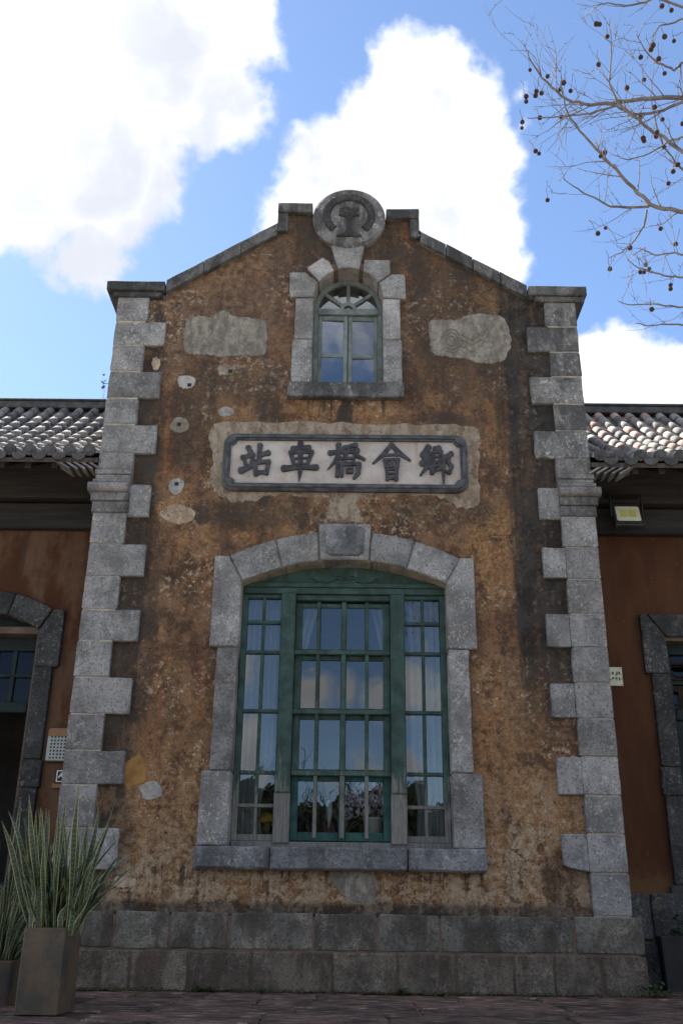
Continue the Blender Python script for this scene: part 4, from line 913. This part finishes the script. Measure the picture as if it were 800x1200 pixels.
MB().box(fc.x-hw-0.02, fc.x-hw-0.008, 0.62, 0.66, fc.z-0.02, fc.z+hh+0.10).box(fc.x+hw+0.008, fc.x+hw+0.02, 0.62, 0.66, fc.z-0.02, fc.z+hh+0.10).box(fc.x-hw-0.02, fc.x+hw+0.02, 0.62, 0.80, fc.z+hh+0.101, fc.z+hh+0.112).build('bracket', 'metal_dark', fl_)
# cream plate beside the right pier
a = P(711, 782, 0.99); b = P(729.5, 804, 0.99)
npl = thing('notice_plate', ((a.x+b.x)/2, 0.99, b.z), 'small cream plate with two rows of dark writing on the dark red wall', 'sign')
MB().poly(rect(a.x-0.06, b.x, b.z, a.z), 0.975, 0.996, ch=0.004).build('plate', 'plate_cream', npl)
wr = MB()
for ry, n in ((0.66, 4), (0.36, 4)):
    for i in range(n):
        cx = a.x+0.0+(b.x-a.x)*(0.10+0.24*i); cz_ = b.z+(a.z-b.z)*ry
        for k in range(4):
            dx, dz = rng.uniform(-0.011, 0.011), rng.uniform(-0.014, 0.014); v_ = rng.random() < 0.5
            w2, h2 = (0.003, 0.013) if v_ else (0.012, 0.003)
            wr.box(cx+dx-w2, cx+dx+w2, 0.9718-k*0.0004, 0.9745, cz_+dz-h2, cz_+dz+h2)
setprops(wr.build('writing', 'sign_black', npl), kind='stuff')
for q in ((0.92, 0.93), (0.92, 0.07)):
    MB().lathe([(0.006, -0.003), (0.006, 0.003)], (a.x+(b.x-a.x)*q[0], 0.972, b.z+(a.z-b.z)*q[1]), 8).build('screw', 'metal_dark', npl)
# perforated panel and arrow plate beside the left pier
a = P(58.5, 853.5, 0.985); b = P(84, 892.5, 0.985)
pp_ = thing('perforated_panel', ((a.x+b.x)/2, 0.99, b.z), 'pale grey panel with a grid of small holes on the brown wing wall', 'panel')
MB().poly(corner_poly(a.x-0.012, b.x+0.012, b.z-0.012, a.z+0.012, 0.035, False, 4), 0.968, 0.996, ch=0.006).build('box', 'metal_dark', pp_)
MB().poly(corner_poly(a.x, b.x, b.z, a.z, 0.03, False, 4), 0.962, 0.9675, ch=0.003).build('top_strip', 'tan', pp_)
zt2 = b.z+(a.z-b.z)*0.74
MB().poly(rect(a.x+0.004, b.x-0.004, b.z+0.006, zt2), 0.953, 0.9615, ch=0.003).build('grille', 'panel_grey', pp_)
for i in range(6):
    for j in range(7):
        cx = a.x+0.05+i*0.037; cz_ = b.z+0.035+j*0.0375
        MB().box(cx-0.009, cx+0.009, 0.9505, 0.9528, cz_-0.009, cz_+0.009).build('hole', 'black', pp_)
a = P(66, 901.5, 0.985); b = P(82, 918, 0.985)
ar = thing('arrow_plate', ((a.x+b.x)/2, 0.99, b.z), 'little black plate with pale arrow on the brown wall by the pier', 'sign')
MB().poly(rect(a.x, b.x, b.z, a.z), 0.97, 0.996, ch=0.003).build('plate', 'black', ar)
hx, hz = b.x-a.x, a.z-b.z
def aq(l): return [(a.x+hx*u, b.z+hz*v_) for u, v_ in l]
MB().poly(aq([(0.10, 0.08), (0.9, 0.08), (0.9, 0.92), (0.10, 0.92)]), 0.967, 0.9695, [aq([(0.17, 0.15), (0.83, 0.15), (0.83, 0.85), (0.17, 0.85)])]).build('border', 'white', ar)
MB().poly(aq([(0.2, 0.42), (0.42, 0.76), (0.78, 0.8), (0.78, 0.66), (0.52, 0.6), (0.74, 0.3), (0.62, 0.22), (0.40, 0.5), (0.28, 0.34)]), 0.966, 0.9692).build('arrow', 'white', ar)
MB().box(a.x-0.02, b.x, 0.972, 0.995, b.z-0.05, b.z-0.006).build('strip', 'tan', ar)

# ================================================================== BEHIND THE GLASS
def curtain(name, label, edge_o, edges, y_, folds):
    mb = MB(); nz, nx = 24, 40
    zs = [3.95-(3.95-1.32)*i/nz for i in range(nz+1)]
    def ie(z):
        for (za, xa), (zb_, xb) in zip(edges, edges[1:]):
            if zb_ <= z <= za: return xa+(xb-xa)*(za-z)/(za-zb_)
        return edges[-1][1]
    for z in zs:
        xi = ie(z)
        for k in range(nx+1):
            u = k/nx; mb.v.append((edge_o+(xi-edge_o)*u, y_+0.028*math.sin(u*folds*6.283+z*0.35)+0.01*math.sin(u*folds*15+z), z))
    mb.f = [(i*(nx+1)+k, i*(nx+1)+k+1, (i+1)*(nx+1)+k+1, (i+1)*(nx+1)+k) for i in range(nz) for k in range(nx)]; mb.mi = [0]*len(mb.f)
    o = mb.build(name, 'curtain', None, True); md = o.modifiers.new('thickness', 'SOLIDIFY'); md.thickness = 0.003
    setprops(o, label, 'curtain')
curtain('curtain', 'white curtain gathered behind the side lights above the orange-capped ornament', -1.13, [(3.95, -0.74), (2.2, -0.76), (1.7, -0.88), (1.3, -0.84)], 0.40, 6)
curtain('curtain', 'white curtain hanging behind the side lights next to the flower pot', 1.02, [(3.95, 0.64), (2.2, 0.66), (1.7, 0.72), (1.3, 0.70)], 0.40, 5)
curtain('curtain', 'white curtain pulled aside at the top of the central panes, orange ornament side', -0.70, [(3.95, -0.30), (3.3, -0.46), (2.9, -0.60), (1.3, -0.66)], 0.46, 5)
curtain('curtain', 'white curtain pulled aside at the top of the central panes, flower pot side', 0.58, [(3.95, 0.22), (3.3, 0.36), (2.9, 0.46), (1.3, 0.53)], 0.46, 5)
def pos(px, Y): return P(px, 975, Y).x
x = pos(437, 0.5); fpz = 1.311
fpt = thing('flower_pot', (x, 0.5, fpz), 'round cream pot on the inner sill behind the central panes', 'pot')
MB().lathe([(0.075, 0), (0.085, 0.02), (0.10, 0.24), (0.108, 0.25), (0.108, 0.275), (0.095, 0.275), (0.09, 0.25), (0.02, 0.245)], (x, 0.5, fpz), 20).build('pot_body', 'pot_white', fpt, True)
hy = thing('hydrangea', (x, 0.5, fpz+0.245), 'bunch of pale lilac flower heads in the cream pot', 'flowers')
for i, (dx, dz, dy) in enumerate([(-.30,.20,0),(-.22,.29,.02),(-.13,.24,-.03),(-.05,.33,.02),(.03,.25,-.04),(.10,.36,.02),(.13,.25,-.03),(.20,.30,.02),(-.2,.15,-.02),(-.08,.16,.0),(.05,.16,-.03),(.15,.17,0),(-.27,.12,.02),(-.13,.38,.03),(.02,.41,.03)]):
    mb = MB()
    for k in range(46):
        v_ = Vector((rng.gauss(0, 1), rng.gauss(0, 1), rng.gauss(0, 1))).normalized(); q = v_*0.062
        t1 = v_.orthogonal().normalized()*0.020; t2_ = v_.cross(t1).normalized()*0.020; o = Vector((x+dx, 0.5+dy, fpz+0.25+dz-0.06))+q
        mb.add([o+t1, o+t2_+v_*0.006, o-t1, o-t2_+v_*0.006], [(0, 1, 2, 3)])
    fh = mb.build('flower_head', 'petal', hy)
    MB().tube([(x, 0.5, fpz+0.246), (x+dx*0.5, 0.5+dy*0.5, fpz+0.25+dz*0.4), (x+dx, 0.5+dy, fpz+0.19+dz)], 0.005, 5).build('stem', 'weed', hy)
x = pos(385, 0.48); tr = thing('glass_trophy', (x, 0.48, fpz), 'slim clear glass on a dark carved stand inside the window', 'ornament')
MB().lathe([(0.055, 0), (0.06, 0.02), (0.035, 0.06), (0.05, 0.10), (0.03, 0.15), (0.012, 0.17)], (x-0.01, 0.48, fpz), 12).build('stand', 'brown', tr, True)
MB().lathe([(0.012, 0.171), (0.014, 0.22), (0.032, 0.28), (0.036, 0.44), (0.033, 0.44), (0.028, 0.30), (0.01, 0.24)], (x, 0.48, fpz), 16).build('glass_body', 'crystal', tr, True)
x = pos(313, 0.40); mu = thing('capped_ornament', (x, 0.36, fpz), 'small brown ornament with an orange rounded cap inside the side light', 'ornament')
MB().lathe([(0.06, 0), (0.055, 0.02), (0.035, 0.05), (0.045, 0.10), (0.05, 0.17), (0.03, 0.20)], (x, 0.36, fpz), 14).build('body', 'brown', mu, True)
MB().lathe([(0.02, 0.201), (0.085, 0.205), (0.088, 0.235), (0.065, 0.275), (0.03, 0.295), (0.004, 0.30)], (x, 0.36, fpz), 16).build('cap', 'orange', mu, True)

# ================================================================== PLANTERS AND PLANTS
def blade_mesh(L, w_, bend, twist, seed):
    r2 = random.Random(seed); mb = MB(); n = 12
    for i in range(n+1):
        u = i/n; z = L*u-0.12*bend*L*u*u; xo_ = bend*L*u*u*0.75+0.022*u*math.sin(u*6.5+seed*1.7)
        wid = w_*1.0*(0.62+0.9*u-0.55*u*u)*(1-max(0, (u-0.62)/0.38)**1.8) + 0.0015
        an = twist*u+0.25*math.sin(u*5+seed); c_, s_ = math.cos(an), math.sin(an)
        for q, dep in ((-1, 0.0), (-0.76, 0.10), (0, 0.30), (0.76, 0.10), (1, 0.0)):
            lx = q*wid; ly = dep*wid
            mb.v.append((xo_+lx*c_-ly*s_, lx*s_+ly*c_, z))
    for i in range(n):
        for k in range(4):
            a = i*5+k; mb.f.append((a, a+1, a+6, a+5)); mb.mi.append(1 if k in (0, 3) else 0)
    return mb.mesh('leaf', ['leaf_green', 'leaf_margin'], True, False)
BL = [blade_mesh(L, w_, b_, t_, i) for i, (L, w_, b_, t_) in enumerate([(0.86,.019,.04,1.6),(0.74,.022,.12,-2.2),(0.95,.018,.08,1.1),(0.66,.022,.30,2.4),(0.80,.019,-.08,-1.4),(0.60,.017,.55,1.6),(1.0,.019,.10,-1.8),(0.50,.023,.1,.9),(0.72,.018,.75,-1.2),(0.42,.020,.25,2.0),(0.78,.017,.38,2.8),(0.90,.016,-.15,2.0),(0.34,.020,.1,-1.0)])]
def planter(loc, wd_, dp, ht, rz, flare, label, mat='planter'):
    t_ = thing('planter', loc, label, 'planter'); c_, s_ = math.cos(rz), math.sin(rz)
    def lp(x, y_, z): return (loc[0]+x*c_-y_*s_, loc[1]+x*s_+y_*c_, loc[2]+z)
    def sq(k, z, b_=0.012):
        hx, hy_ = wd_/2*k, dp/2*k
        return [lp(x, y_, z) for x, y_ in ((-hx+b_, -hy_), (hx-b_, -hy_), (hx, -hy_+b_), (hx, hy_-b_), (hx-b_, hy_), (-hx+b_, hy_), (-hx, hy_-b_), (-hx, -hy_+b_))]
    rings = [sq(flare, 0.0), sq(flare, 0.01), sq(1, ht-0.008), sq(0.99, ht), sq(0.90, ht), sq(0.88, ht-0.07)]
    mb = MB(); 
    for r_ in rings: mb.v += r_
    for i in range(len(rings)-1):
        for k in range(8): mb.f.append((i*8+k, i*8+(k+1) % 8, (i+1)*8+(k+1) % 8, (i+1)*8+k))
    mb.f += [tuple(range(8)), tuple(range(40, 48))]; mb.mi = [0]*len(mb.f)
    mb.build('pot_body', mat, t_)
    s2_ = MB(); a = sq(0.87, ht-0.06); s2_.add(a+[lp(0, 0, ht-0.035)], [(k, (k+1) % 8, 8) for k in range(8)]); s2_.build('soil', 'soil', t_)
    return t_
def snake(loc, wd_, n, label, seed, fan=0.5, sc=1.0, kmin=0):
    r2 = random.Random(seed); t_ = thing('snake_plant', loc, label, 'plant')
    for i in range(n):
        x, y_ = r2.uniform(-.42, .42)*wd_, r2.uniform(-.42, .42)*wd_
        me = BL[r2.randrange(kmin, len(BL))]
        out = math.atan2(y_, x)+r2.uniform(-0.6, 0.6); lean = fan*math.hypot(x, y_)/(wd_*0.5)*r2.uniform(0.0, 1.0)+(r2.uniform(0.2, 0.55) if r2.random() < 0.16 else 0)
        rot = Matrix.Rotation(out, 3, 'Z') @ Matrix.Rotation(lean, 3, 'Y') @ Matrix.Rotation(r2.uniform(-3, 3) if lean < 0.2 else r2.uniform(-0.7, 0.7), 3, 'Z')
        k = sc*r2.uniform(0.62, 1.08)
        link('leaf', me, t_, (loc[0]+x, loc[1]+y_, loc[2]), rot.to_euler(), (r2.uniform(0.85, 1.2), r2.uniform(0.9, 1.2), k))
    for i in range(n//6):
        x, y_ = r2.uniform(-.4, .4)*wd_, r2.uniform(-.45, .1)*wd_; a = r2.uniform(0, 6.28); h_ = r2.uniform(.08, .22)
        b0 = Vector((loc[0]+x, loc[1]+y_, loc[2])); tp = b0+Vector((math.cos(a)*.03, math.sin(a)*.03, h_)); sd_ = Vector((-math.sin(a), math.cos(a), 0))*.014
        MB().add([b0-sd_, b0+sd_, b0.lerp(tp, .6)+sd_*1.2+Vector((0, -.01, 0)), tp, b0.lerp(tp, .6)-sd_*1.2+Vector((0, -.01, 0))], [(0, 1, 2, 3, 4)]).build('dry_sheath', 'leaf_dry', t_)
    return t_
p0 = G(15.6, 1189); p1 = G(74, 1187); pc = Vector(((p0.x+p1.x)/2+0.01, p0.y+0.20, 0.0))
HT = W(50, 1087, p0.y)[1]
planter(tuple(pc), p1.x-p0.x, 0.40, HT, R(-3), 1.01, 'tall square brown-grey planter standing beside the stone plinth')
snake((pc.x+0.01, pc.y, HT-0.05), 0.36, 105, 'dense variegated snake plant in the tall square planter', 3, 0.30, 1.0)
for i in range(7):
    a = rng.uniform(0, 6.28); q = Vector((pc.x+rng.uniform(-.1, .1), pc.y-0.1+rng.uniform(-.04, .04), HT-0.05))
p2 = G(6.5, 1180); pc2 = Vector((p2.x-0.24, p2.y+0.24, 0.0)); HT2 = W(6, 1126, p2.y)[1]
planter(tuple(pc2), 0.46, 0.42, HT2, R(2), 0.94, 'lower brown planter half hidden beside the tall one')
snake((pc2.x+0.02, pc2.y, HT2-0.05), 0.38, 80, 'taller snake plant with long blades in the lower planter', 9, 0.32, 1.14)
p3 = G(779, 1162); pc3 = Vector((p3.x+0.22, p3.y+0.22, 0.0)); HT3 = W(785, 1097, p3.y)[1]
planter(tuple(pc3), 0.44, 0.44, HT3, R(1), 0.9, 'black planter in front of the dark red wing wall', 'planter_black')
def herb(loc, n, L, name, label, cat, seed, mat='weed', wide=0.018, group=None, up=0.6):
    r2 = random.Random(seed); t_ = thing(name, loc, label, cat, group)
    for i in range(n):
        a = r2.uniform(0, 6.283); ln = L*r2.uniform(0.5, 1.1); el = r2.uniform(up*0.5, 1.35)
        pts = [Vector(loc)+Vector((math.cos(a)*math.cos(el)*ln*u, math.sin(a)*math.cos(el)*ln*u, ln*u*math.sin(el)-0.25*ln*u*u)) for u in (0, .35, .7, 1)]
        mb = MB().tube(pts, [0.0022, 0.0018, 0.0014, 0.001], 4)
        for u in range(5):
            k = r2.uniform(0.3, 1.0); p = pts[0].lerp(pts[3], k)+Vector((0, 0, 0.02*ln)); d = Vector((r2.gauss(0, 1), r2.gauss(0, 1), r2.uniform(-.2, .9))).normalized()
            s_ = d.cross(Vector((0.3, 0.2, 1))).normalized()*wide*r2.uniform(.6, 1.3); l2 = wide*3.2*r2.uniform(.6, 1.2)
            mb.add([p, p+d*l2*0.5+s_, p+d*l2, p+d*l2*0.5-s_], [(0, 1, 2, 3)])
        mb.build('stem', mat, t_)
    return t_
herb((pc3.x, pc3.y, HT3-0.05), 26, 0.34, 'potted_herb', 'leafy green herb with a tall stalk in the black planter', 'plant', 4, wide=0.02)
WL = [(722,1158,16,.20,'dark leafy weed at the foot of the plinth corner by the black planter'),(742,1150,12,.15,'small weed between the plinth corner and black planter'),(238,1160,14,.085,'low green weed at the plinth foot nearer the tall planter'),(250,1160,10,.07,'tiny green tuft beside the low weed at plinth foot'),(470,1163,12,.08,'green weed in the paving joint below the big window'),(310,1161,8,.05,'small sprig at the plinth foot below the window sill')]
for i, (px, py, n, L, lb) in enumerate(WL):
    g = G(px, py); herb((g.x, min(g.y, -0.17), 0.0), n, L, 'weed', lb, 'weed', 20+i, wide=0.012 if L < .1 else 0.018, up=0.3)
q = P(121.5, 466, 2.6)
herb((q.x, 2.6, q.z-0.05), 3, 0.55, 'roof_sapling', 'thin leafy sprig growing on the roof ridge behind the gable pier', 'plant', 77, 'twig', 0.02, None, 1.2)

# ================================================================== PLANE TREE (bare, with seed balls)
TX = Vector((5.6, -4.2, 0))
tree = thing('plane_tree', tuple(TX), 'bare plane tree with thin branches and hanging round seed balls', 'tree')
tt = [TX, TX+Vector((-0.1, 0.05, 1.5)), TX+Vector((-0.25, -0.05, 3.2)), TX+Vector((-0.5, -0.1, 5.0)), TX+Vector((-0.45, 0.1, 7.0)), TX+Vector((-0.3, 0.3, 9.5))]
MB().tube(tt, [0.26, 0.22, 0.19, 0.15, 0.10, 0.04], 12).build('trunk', 'bark', tree, True)
def pt(px, py, dd): return CAM + ray(px, py).normalized()*dd
tw = random.Random(12)
def wiggle(pts, n=5, amp=0.02):
    out = []
    for i in range(len(pts)-1):
        L = (pts[i+1]-pts[i]).length
        for k in range(n):
            q = pts[i].lerp(pts[i+1], k/n)
            if i or k: q = q+Vector((tw.uniform(-1, 1), tw.uniform(-1, 1), tw.uniform(-1, 1)))*amp*L
            out.append(q)
    out.append(pts[-1]); return out
BALLS = []
def twigs(mb, path, rad, n, L, depth=0):
    for k in range(n):
        i = tw.randrange(1, len(path)-1); p = path[i]; d = (path[i+1]-path[i-1]).normalized()
        side = (d.cross(Vector((tw.gauss(0, 1), tw.gauss(0, 1), tw.gauss(0, 1))))).normalized()
        dr2 = (d*tw.uniform(0.5, 1.0)+side*tw.uniform(0.45, 0.9)+Vector((0, 0, tw.uniform(-0.1, 0.3)))).normalized()
        ln = L*tw.uniform(0.35, 1.1); q = [p]
        for s_ in range(6):
            dr2 = (dr2+Vector((tw.gauss(0, 1), tw.gauss(0, 1), tw.gauss(0, 1)+0.1))*0.14).normalized(); q.append(q[-1]+dr2*ln/6)
        r0 = max(0.0019, min(rad[i]*0.4, 0.0042))
        rr = [r0*(1-0.12*u) for u in range(7)]; mb.tube(q, rr, 4)
        for j in range(1, 6):
            if tw.random() < 0.35: mb.tube([q[j], q[j]+Vector((tw.gauss(0, 1), tw.gauss(0, 1), tw.gauss(0, 1))).normalized()*0.018], [r0*0.8, r0*0.5], 4)
        if depth < 1 and ln > 0.25: twigs(mb, q, rr, 2, ln*0.6, depth+1)
        if depth == 0 and tw.random() < 0.04: BALLS.append(q[-1])
LIMBS = [
 ([(800,113),(760,115),(723,120),(693,122.7),(663,117),(640,97),(622,72),(613,50)], 6.6, 6.9, .026, 14, .55, 4.6),
 ([(800,120),(767,132),(745,134),(720,124),(690,133),(667,136),(640,138),(617,138)], 6.5, 6.6, .016, 12, .5, 4.6),
 ([(805,182),(767,155),(740,136),(722,118),(712,95),(716,60),(714,20)], 6.3, 6.8, .018, 10, .45, 4.4),
 ([(805,250),(767,243),(747,227),(723,200),(707,185),(690,166),(668,140),(658,110),(657,77)], 6.4, 6.8, .024, 14, .5, 4.2),
 ([(760,242),(735,243),(713,242),(690,229),(672,219),(658,208)], 6.45, 6.6, .013, 7, .35, None),
 ([(757,246),(754,265),(742,283),(728,296),(712,302)], 6.45, 6.3, .010, 5, .35, None),
 ([(800,72),(790,82),(770,74),(755,60),(744,40)], 6.7, 6.9, .013, 8, .4, 5.0),
 ([(768,-3),(750,4),(730,7),(712,3),(698,6)], 7.0, 7.1, .012, 7, .35, 5.4),
 ([(806,20),(785,28),(772,30),(764,42)], 6.9, 7.0, .010, 6, .35, 5.3),
 ([(808,300),(790,296),(768,300),(752,292),(740,300)], 6.2, 6.4, .010, 8, .4, 4.0),
 ([(806,326),(785,324),(760,318),(744,312),(733,303)], 6.2, 6.4, .009, 7, .35, 3.9),
 ([(806,360),(785,359),(760,356),(735,357),(722,352)], 6.2, 6.4, .009, 7, .35, 3.8),
 ([(808,382),(780,380),(758,382),(742,378)], 6.2, 6.4, .008, 6, .3, 3.7),
 ([(806,205),(790,190),(776,170),(770,150),(762,118),(764,90)], 6.9, 7.1, .011, 9, .4, 4.4),
 ([(806,158),(785,165),(760,180),(735,187),(715,180)], 6.8, 7.0, .010, 9, .4, 4.5),
]
for pts, d0, d1, r0, nt, L, th in LIMBS:
    n = len(pts); path = [pt(a, b, d0+(d1-d0)*i/(n-1)) for i, (a, b) in enumerate(pts)]
    rad0 = [r0*0.46*(1-i/(n-1))**0.8+0.0022 for i in range(n)]
    if th:
        root = TX+Vector((-0.35, 0, th)); mid = root.lerp(path[0], 0.55)+Vector((0, 0, 0.15)); path = [root, mid]+path; rad0 = [r0*2.0, r0*1.0]+rad0
    pw = wiggle(path, 4, 0.035); rw = []
    for i in range(len(rad0)-1): rw += [rad0[i]+(rad0[i+1]-rad0[i])*k/4 for k in range(4)]
    rw.append(rad0[-1])
    mb = MB().tube(pw, rw, 7); 
    twigs(mb, pw, rw, int(nt*1.5), L*0.85)
    mb.build('limb', 'twig', tree, True)
BP = [(698,28),(702,28.5),(775,7),(786,12),(778,43),(789,48),(764.5,53),(762,58),(750,67),(771,69),(778,86),(734,103),(620.5,82),(641,89.5),(660,97),(668,106.5),(656,104.5),(628,107),(627,112),(634,109),(616,113),(616,119),(611.5,143),(611,150),(627,177),(631,180),(657,137),(708,179),(703,183),(753,162),(754,165),(775.5,140),(769,155),(768,160),(777.5,172.5),(793.5,193),(788,201),(782.5,215),(709,267),(700,273.5),(737.5,290.5),(714,315),(756,310),(754,319),(760,315),(785,334),(785,338.5),(763,362.5),(791,286),(749.5,137),(766.5,125.5),(799,145),(632,138)]
sb = MB()
for i in range(7):
    th = -math.pi/2+math.pi*i/6
    sb.v += [(0.0165*math.cos(th)*math.cos(2*math.pi*k/10)*tw.uniform(.95, 1.05), 0.0165*math.cos(th)*math.sin(2*math.pi*k/10)*tw.uniform(.95, 1.05), 0.0165*math.sin(th)) for k in range(10)]
sb.f = [(i*10+k, i*10+(k+1) % 10, (i+1)*10+(k+1) % 10, (i+1)*10+k) for i in range(6) for k in range(10)]; sb.mi = [0]*60
sb.tube([(0, 0, .015), (.004, 0, .05), (-.003, .004, .09), (.006, -.004, .13)], 0.0015, 4)
sme = sb.mesh('seed_ball', 'seed', True)
for i, (a, b) in enumerate(BP):
    p = pt(a, b, 6.6+0.3*math.sin(i*1.7)); link('seed_ball', sme, tree, p, (tw.uniform(-.3, .3), tw.uniform(-.3, .3), tw.uniform(0, 6)), (tw.uniform(.75, 1.02),)*3)
for p in BALLS:
    q = p-Vector((0, 0, 0.07)); link('seed_ball', sme, tree, q, (0, 0, 0), (.85, .85, .85))
# hidden-from-frame upper crown
mb = MB()
for k in range(9):
    a = tw.uniform(-1.0, 4.0); q = [tt[4]+Vector((0, 0, tw.uniform(-1.5, 1)))]; d = Vector((math.cos(a)*0.8, math.sin(a)*0.8, 0.9)).normalized()
    if d.x < -0.2: d.x *= -1
    for s_ in range(6): d = (d+Vector((tw.gauss(0, .15), tw.gauss(0, .15), tw.gauss(0, .12)))).normalized(); q.append(q[-1]+d*0.5)
    mb.tube(q, [0.06-0.009*s_ for s_ in range(7)], 6)
mb.build('limb', 'bark', tree, True)

# ================================================================== ACROSS THE TRACKS (mirrored in the panes)
def bare(loc, H, seed, label):
    r2 = random.Random(seed); t_ = thing('bare_tree', loc, label, 'tree'); tr_, br = MB(), MB()
    def grow(p, d, L, r_, dep):
        q = [p]
        for s_ in range(4): d = (d+Vector((r2.gauss(0, .13), r2.gauss(0, .13), r2.gauss(0, .1)+0.05))).normalized(); q.append(q[-1]+d*L/4)
        (tr_ if dep == 0 else br).tube(q, [r_*(1-.1*s_) for s_ in range(5)], 5)
        if dep < 4:
            for k in range(3 if dep else 4):
                o = Vector((r2.gauss(0, 1), r2.gauss(0, 1), r2.uniform(0, .8))).normalized(); grow(q[r2.choice((2, 3, 4))], (d*0.8+o*0.75).normalized(), L*r2.uniform(.55, .8), r_*0.55, dep+1)
    grow(Vector(loc), Vector((0, 0, 1)), H*0.36, H*0.018, 0)
    tr_.build('trunk', 'twig_dark', t_, True); br.build('crown', 'twig_dark', t_, True)
bare((-2.2, -26, -0.06), 6.4, 2, 'bare tree mirrored in the panes by the glass ornament'); bare((1.6, -28, -0.06), 6.9, 5, 'bare tree mirrored in the panes above the lilac flowers'); bare((5.2, -29, -0.06), 6.6, 8, 'bare tree mirrored in the side lights beside the flower pot')
hm = MB(); hr = random.Random(3)
for k in range(30000):
    x = hr.uniform(-30, 30); zt_ = 5.4+1.0*mnoise.noise(Vector((x*0.25, 0, 0)))+0.5*mnoise.noise(Vector((x*1.1, 3, 0)))
    p = Vector((x, -32+hr.uniform(-1, 1), zt_*math.sqrt(hr.random())-0.05)); a = Vector((hr.gauss(0, 1), hr.gauss(0, 1), hr.gauss(0, 1))).normalized()*0.13; b = a.orthogonal().normalized()*0.09
    hm.add([p+a, p+b, p-a, p-b], [(0, 1, 2, 3)])
hm.poly([(-30, -0.06), (30, -0.06)]+[(x_, 5.2+1.0*mnoise.noise(Vector((x_*0.25, 0, 0)))+0.5*mnoise.noise(Vector((x_*1.1, 3, 0)))) for x_ in [30-i*0.5 for i in range(121)]], -32.4, -31.6)
hg = hm.mesh('hedge', 'hedge', False, False); ho = link('tree_row', hg); setprops(ho, 'dark row of leafy trees across the tracks mirrored low in the big window', 'trees')

mo = MB(); mr = random.Random(41)
for k in range(2600):
    x = mr.uniform(XL-0.3, XR+0.3); d_ = abs(mr.gauss(0, 0.045)); 
    if mnoise.noise(Vector((x*1.7, 2.2, 0))) < mr.uniform(-0.5, 0.5): continue
    p = Vector((x, -0.135-d_, 0.004+mr.random()*max(0.0, 0.035-d_*0.4))); a = Vector((mr.gauss(0, 1), mr.gauss(0, 1), mr.gauss(0, .6))).normalized()*mr.uniform(.006, .016); b = a.orthogonal().normalized()*.006
    mo.add([p+a, p+b, p-a, p-b], [(0, 1, 2, 3)], 0 if mr.random() < 0.4 else 1)
setprops(link('moss', mo.mesh('moss', ['weed', 'soil'], False, False)), 'thin moss and dirt along the foot of the stone plinth', 'moss', kind='stuff')
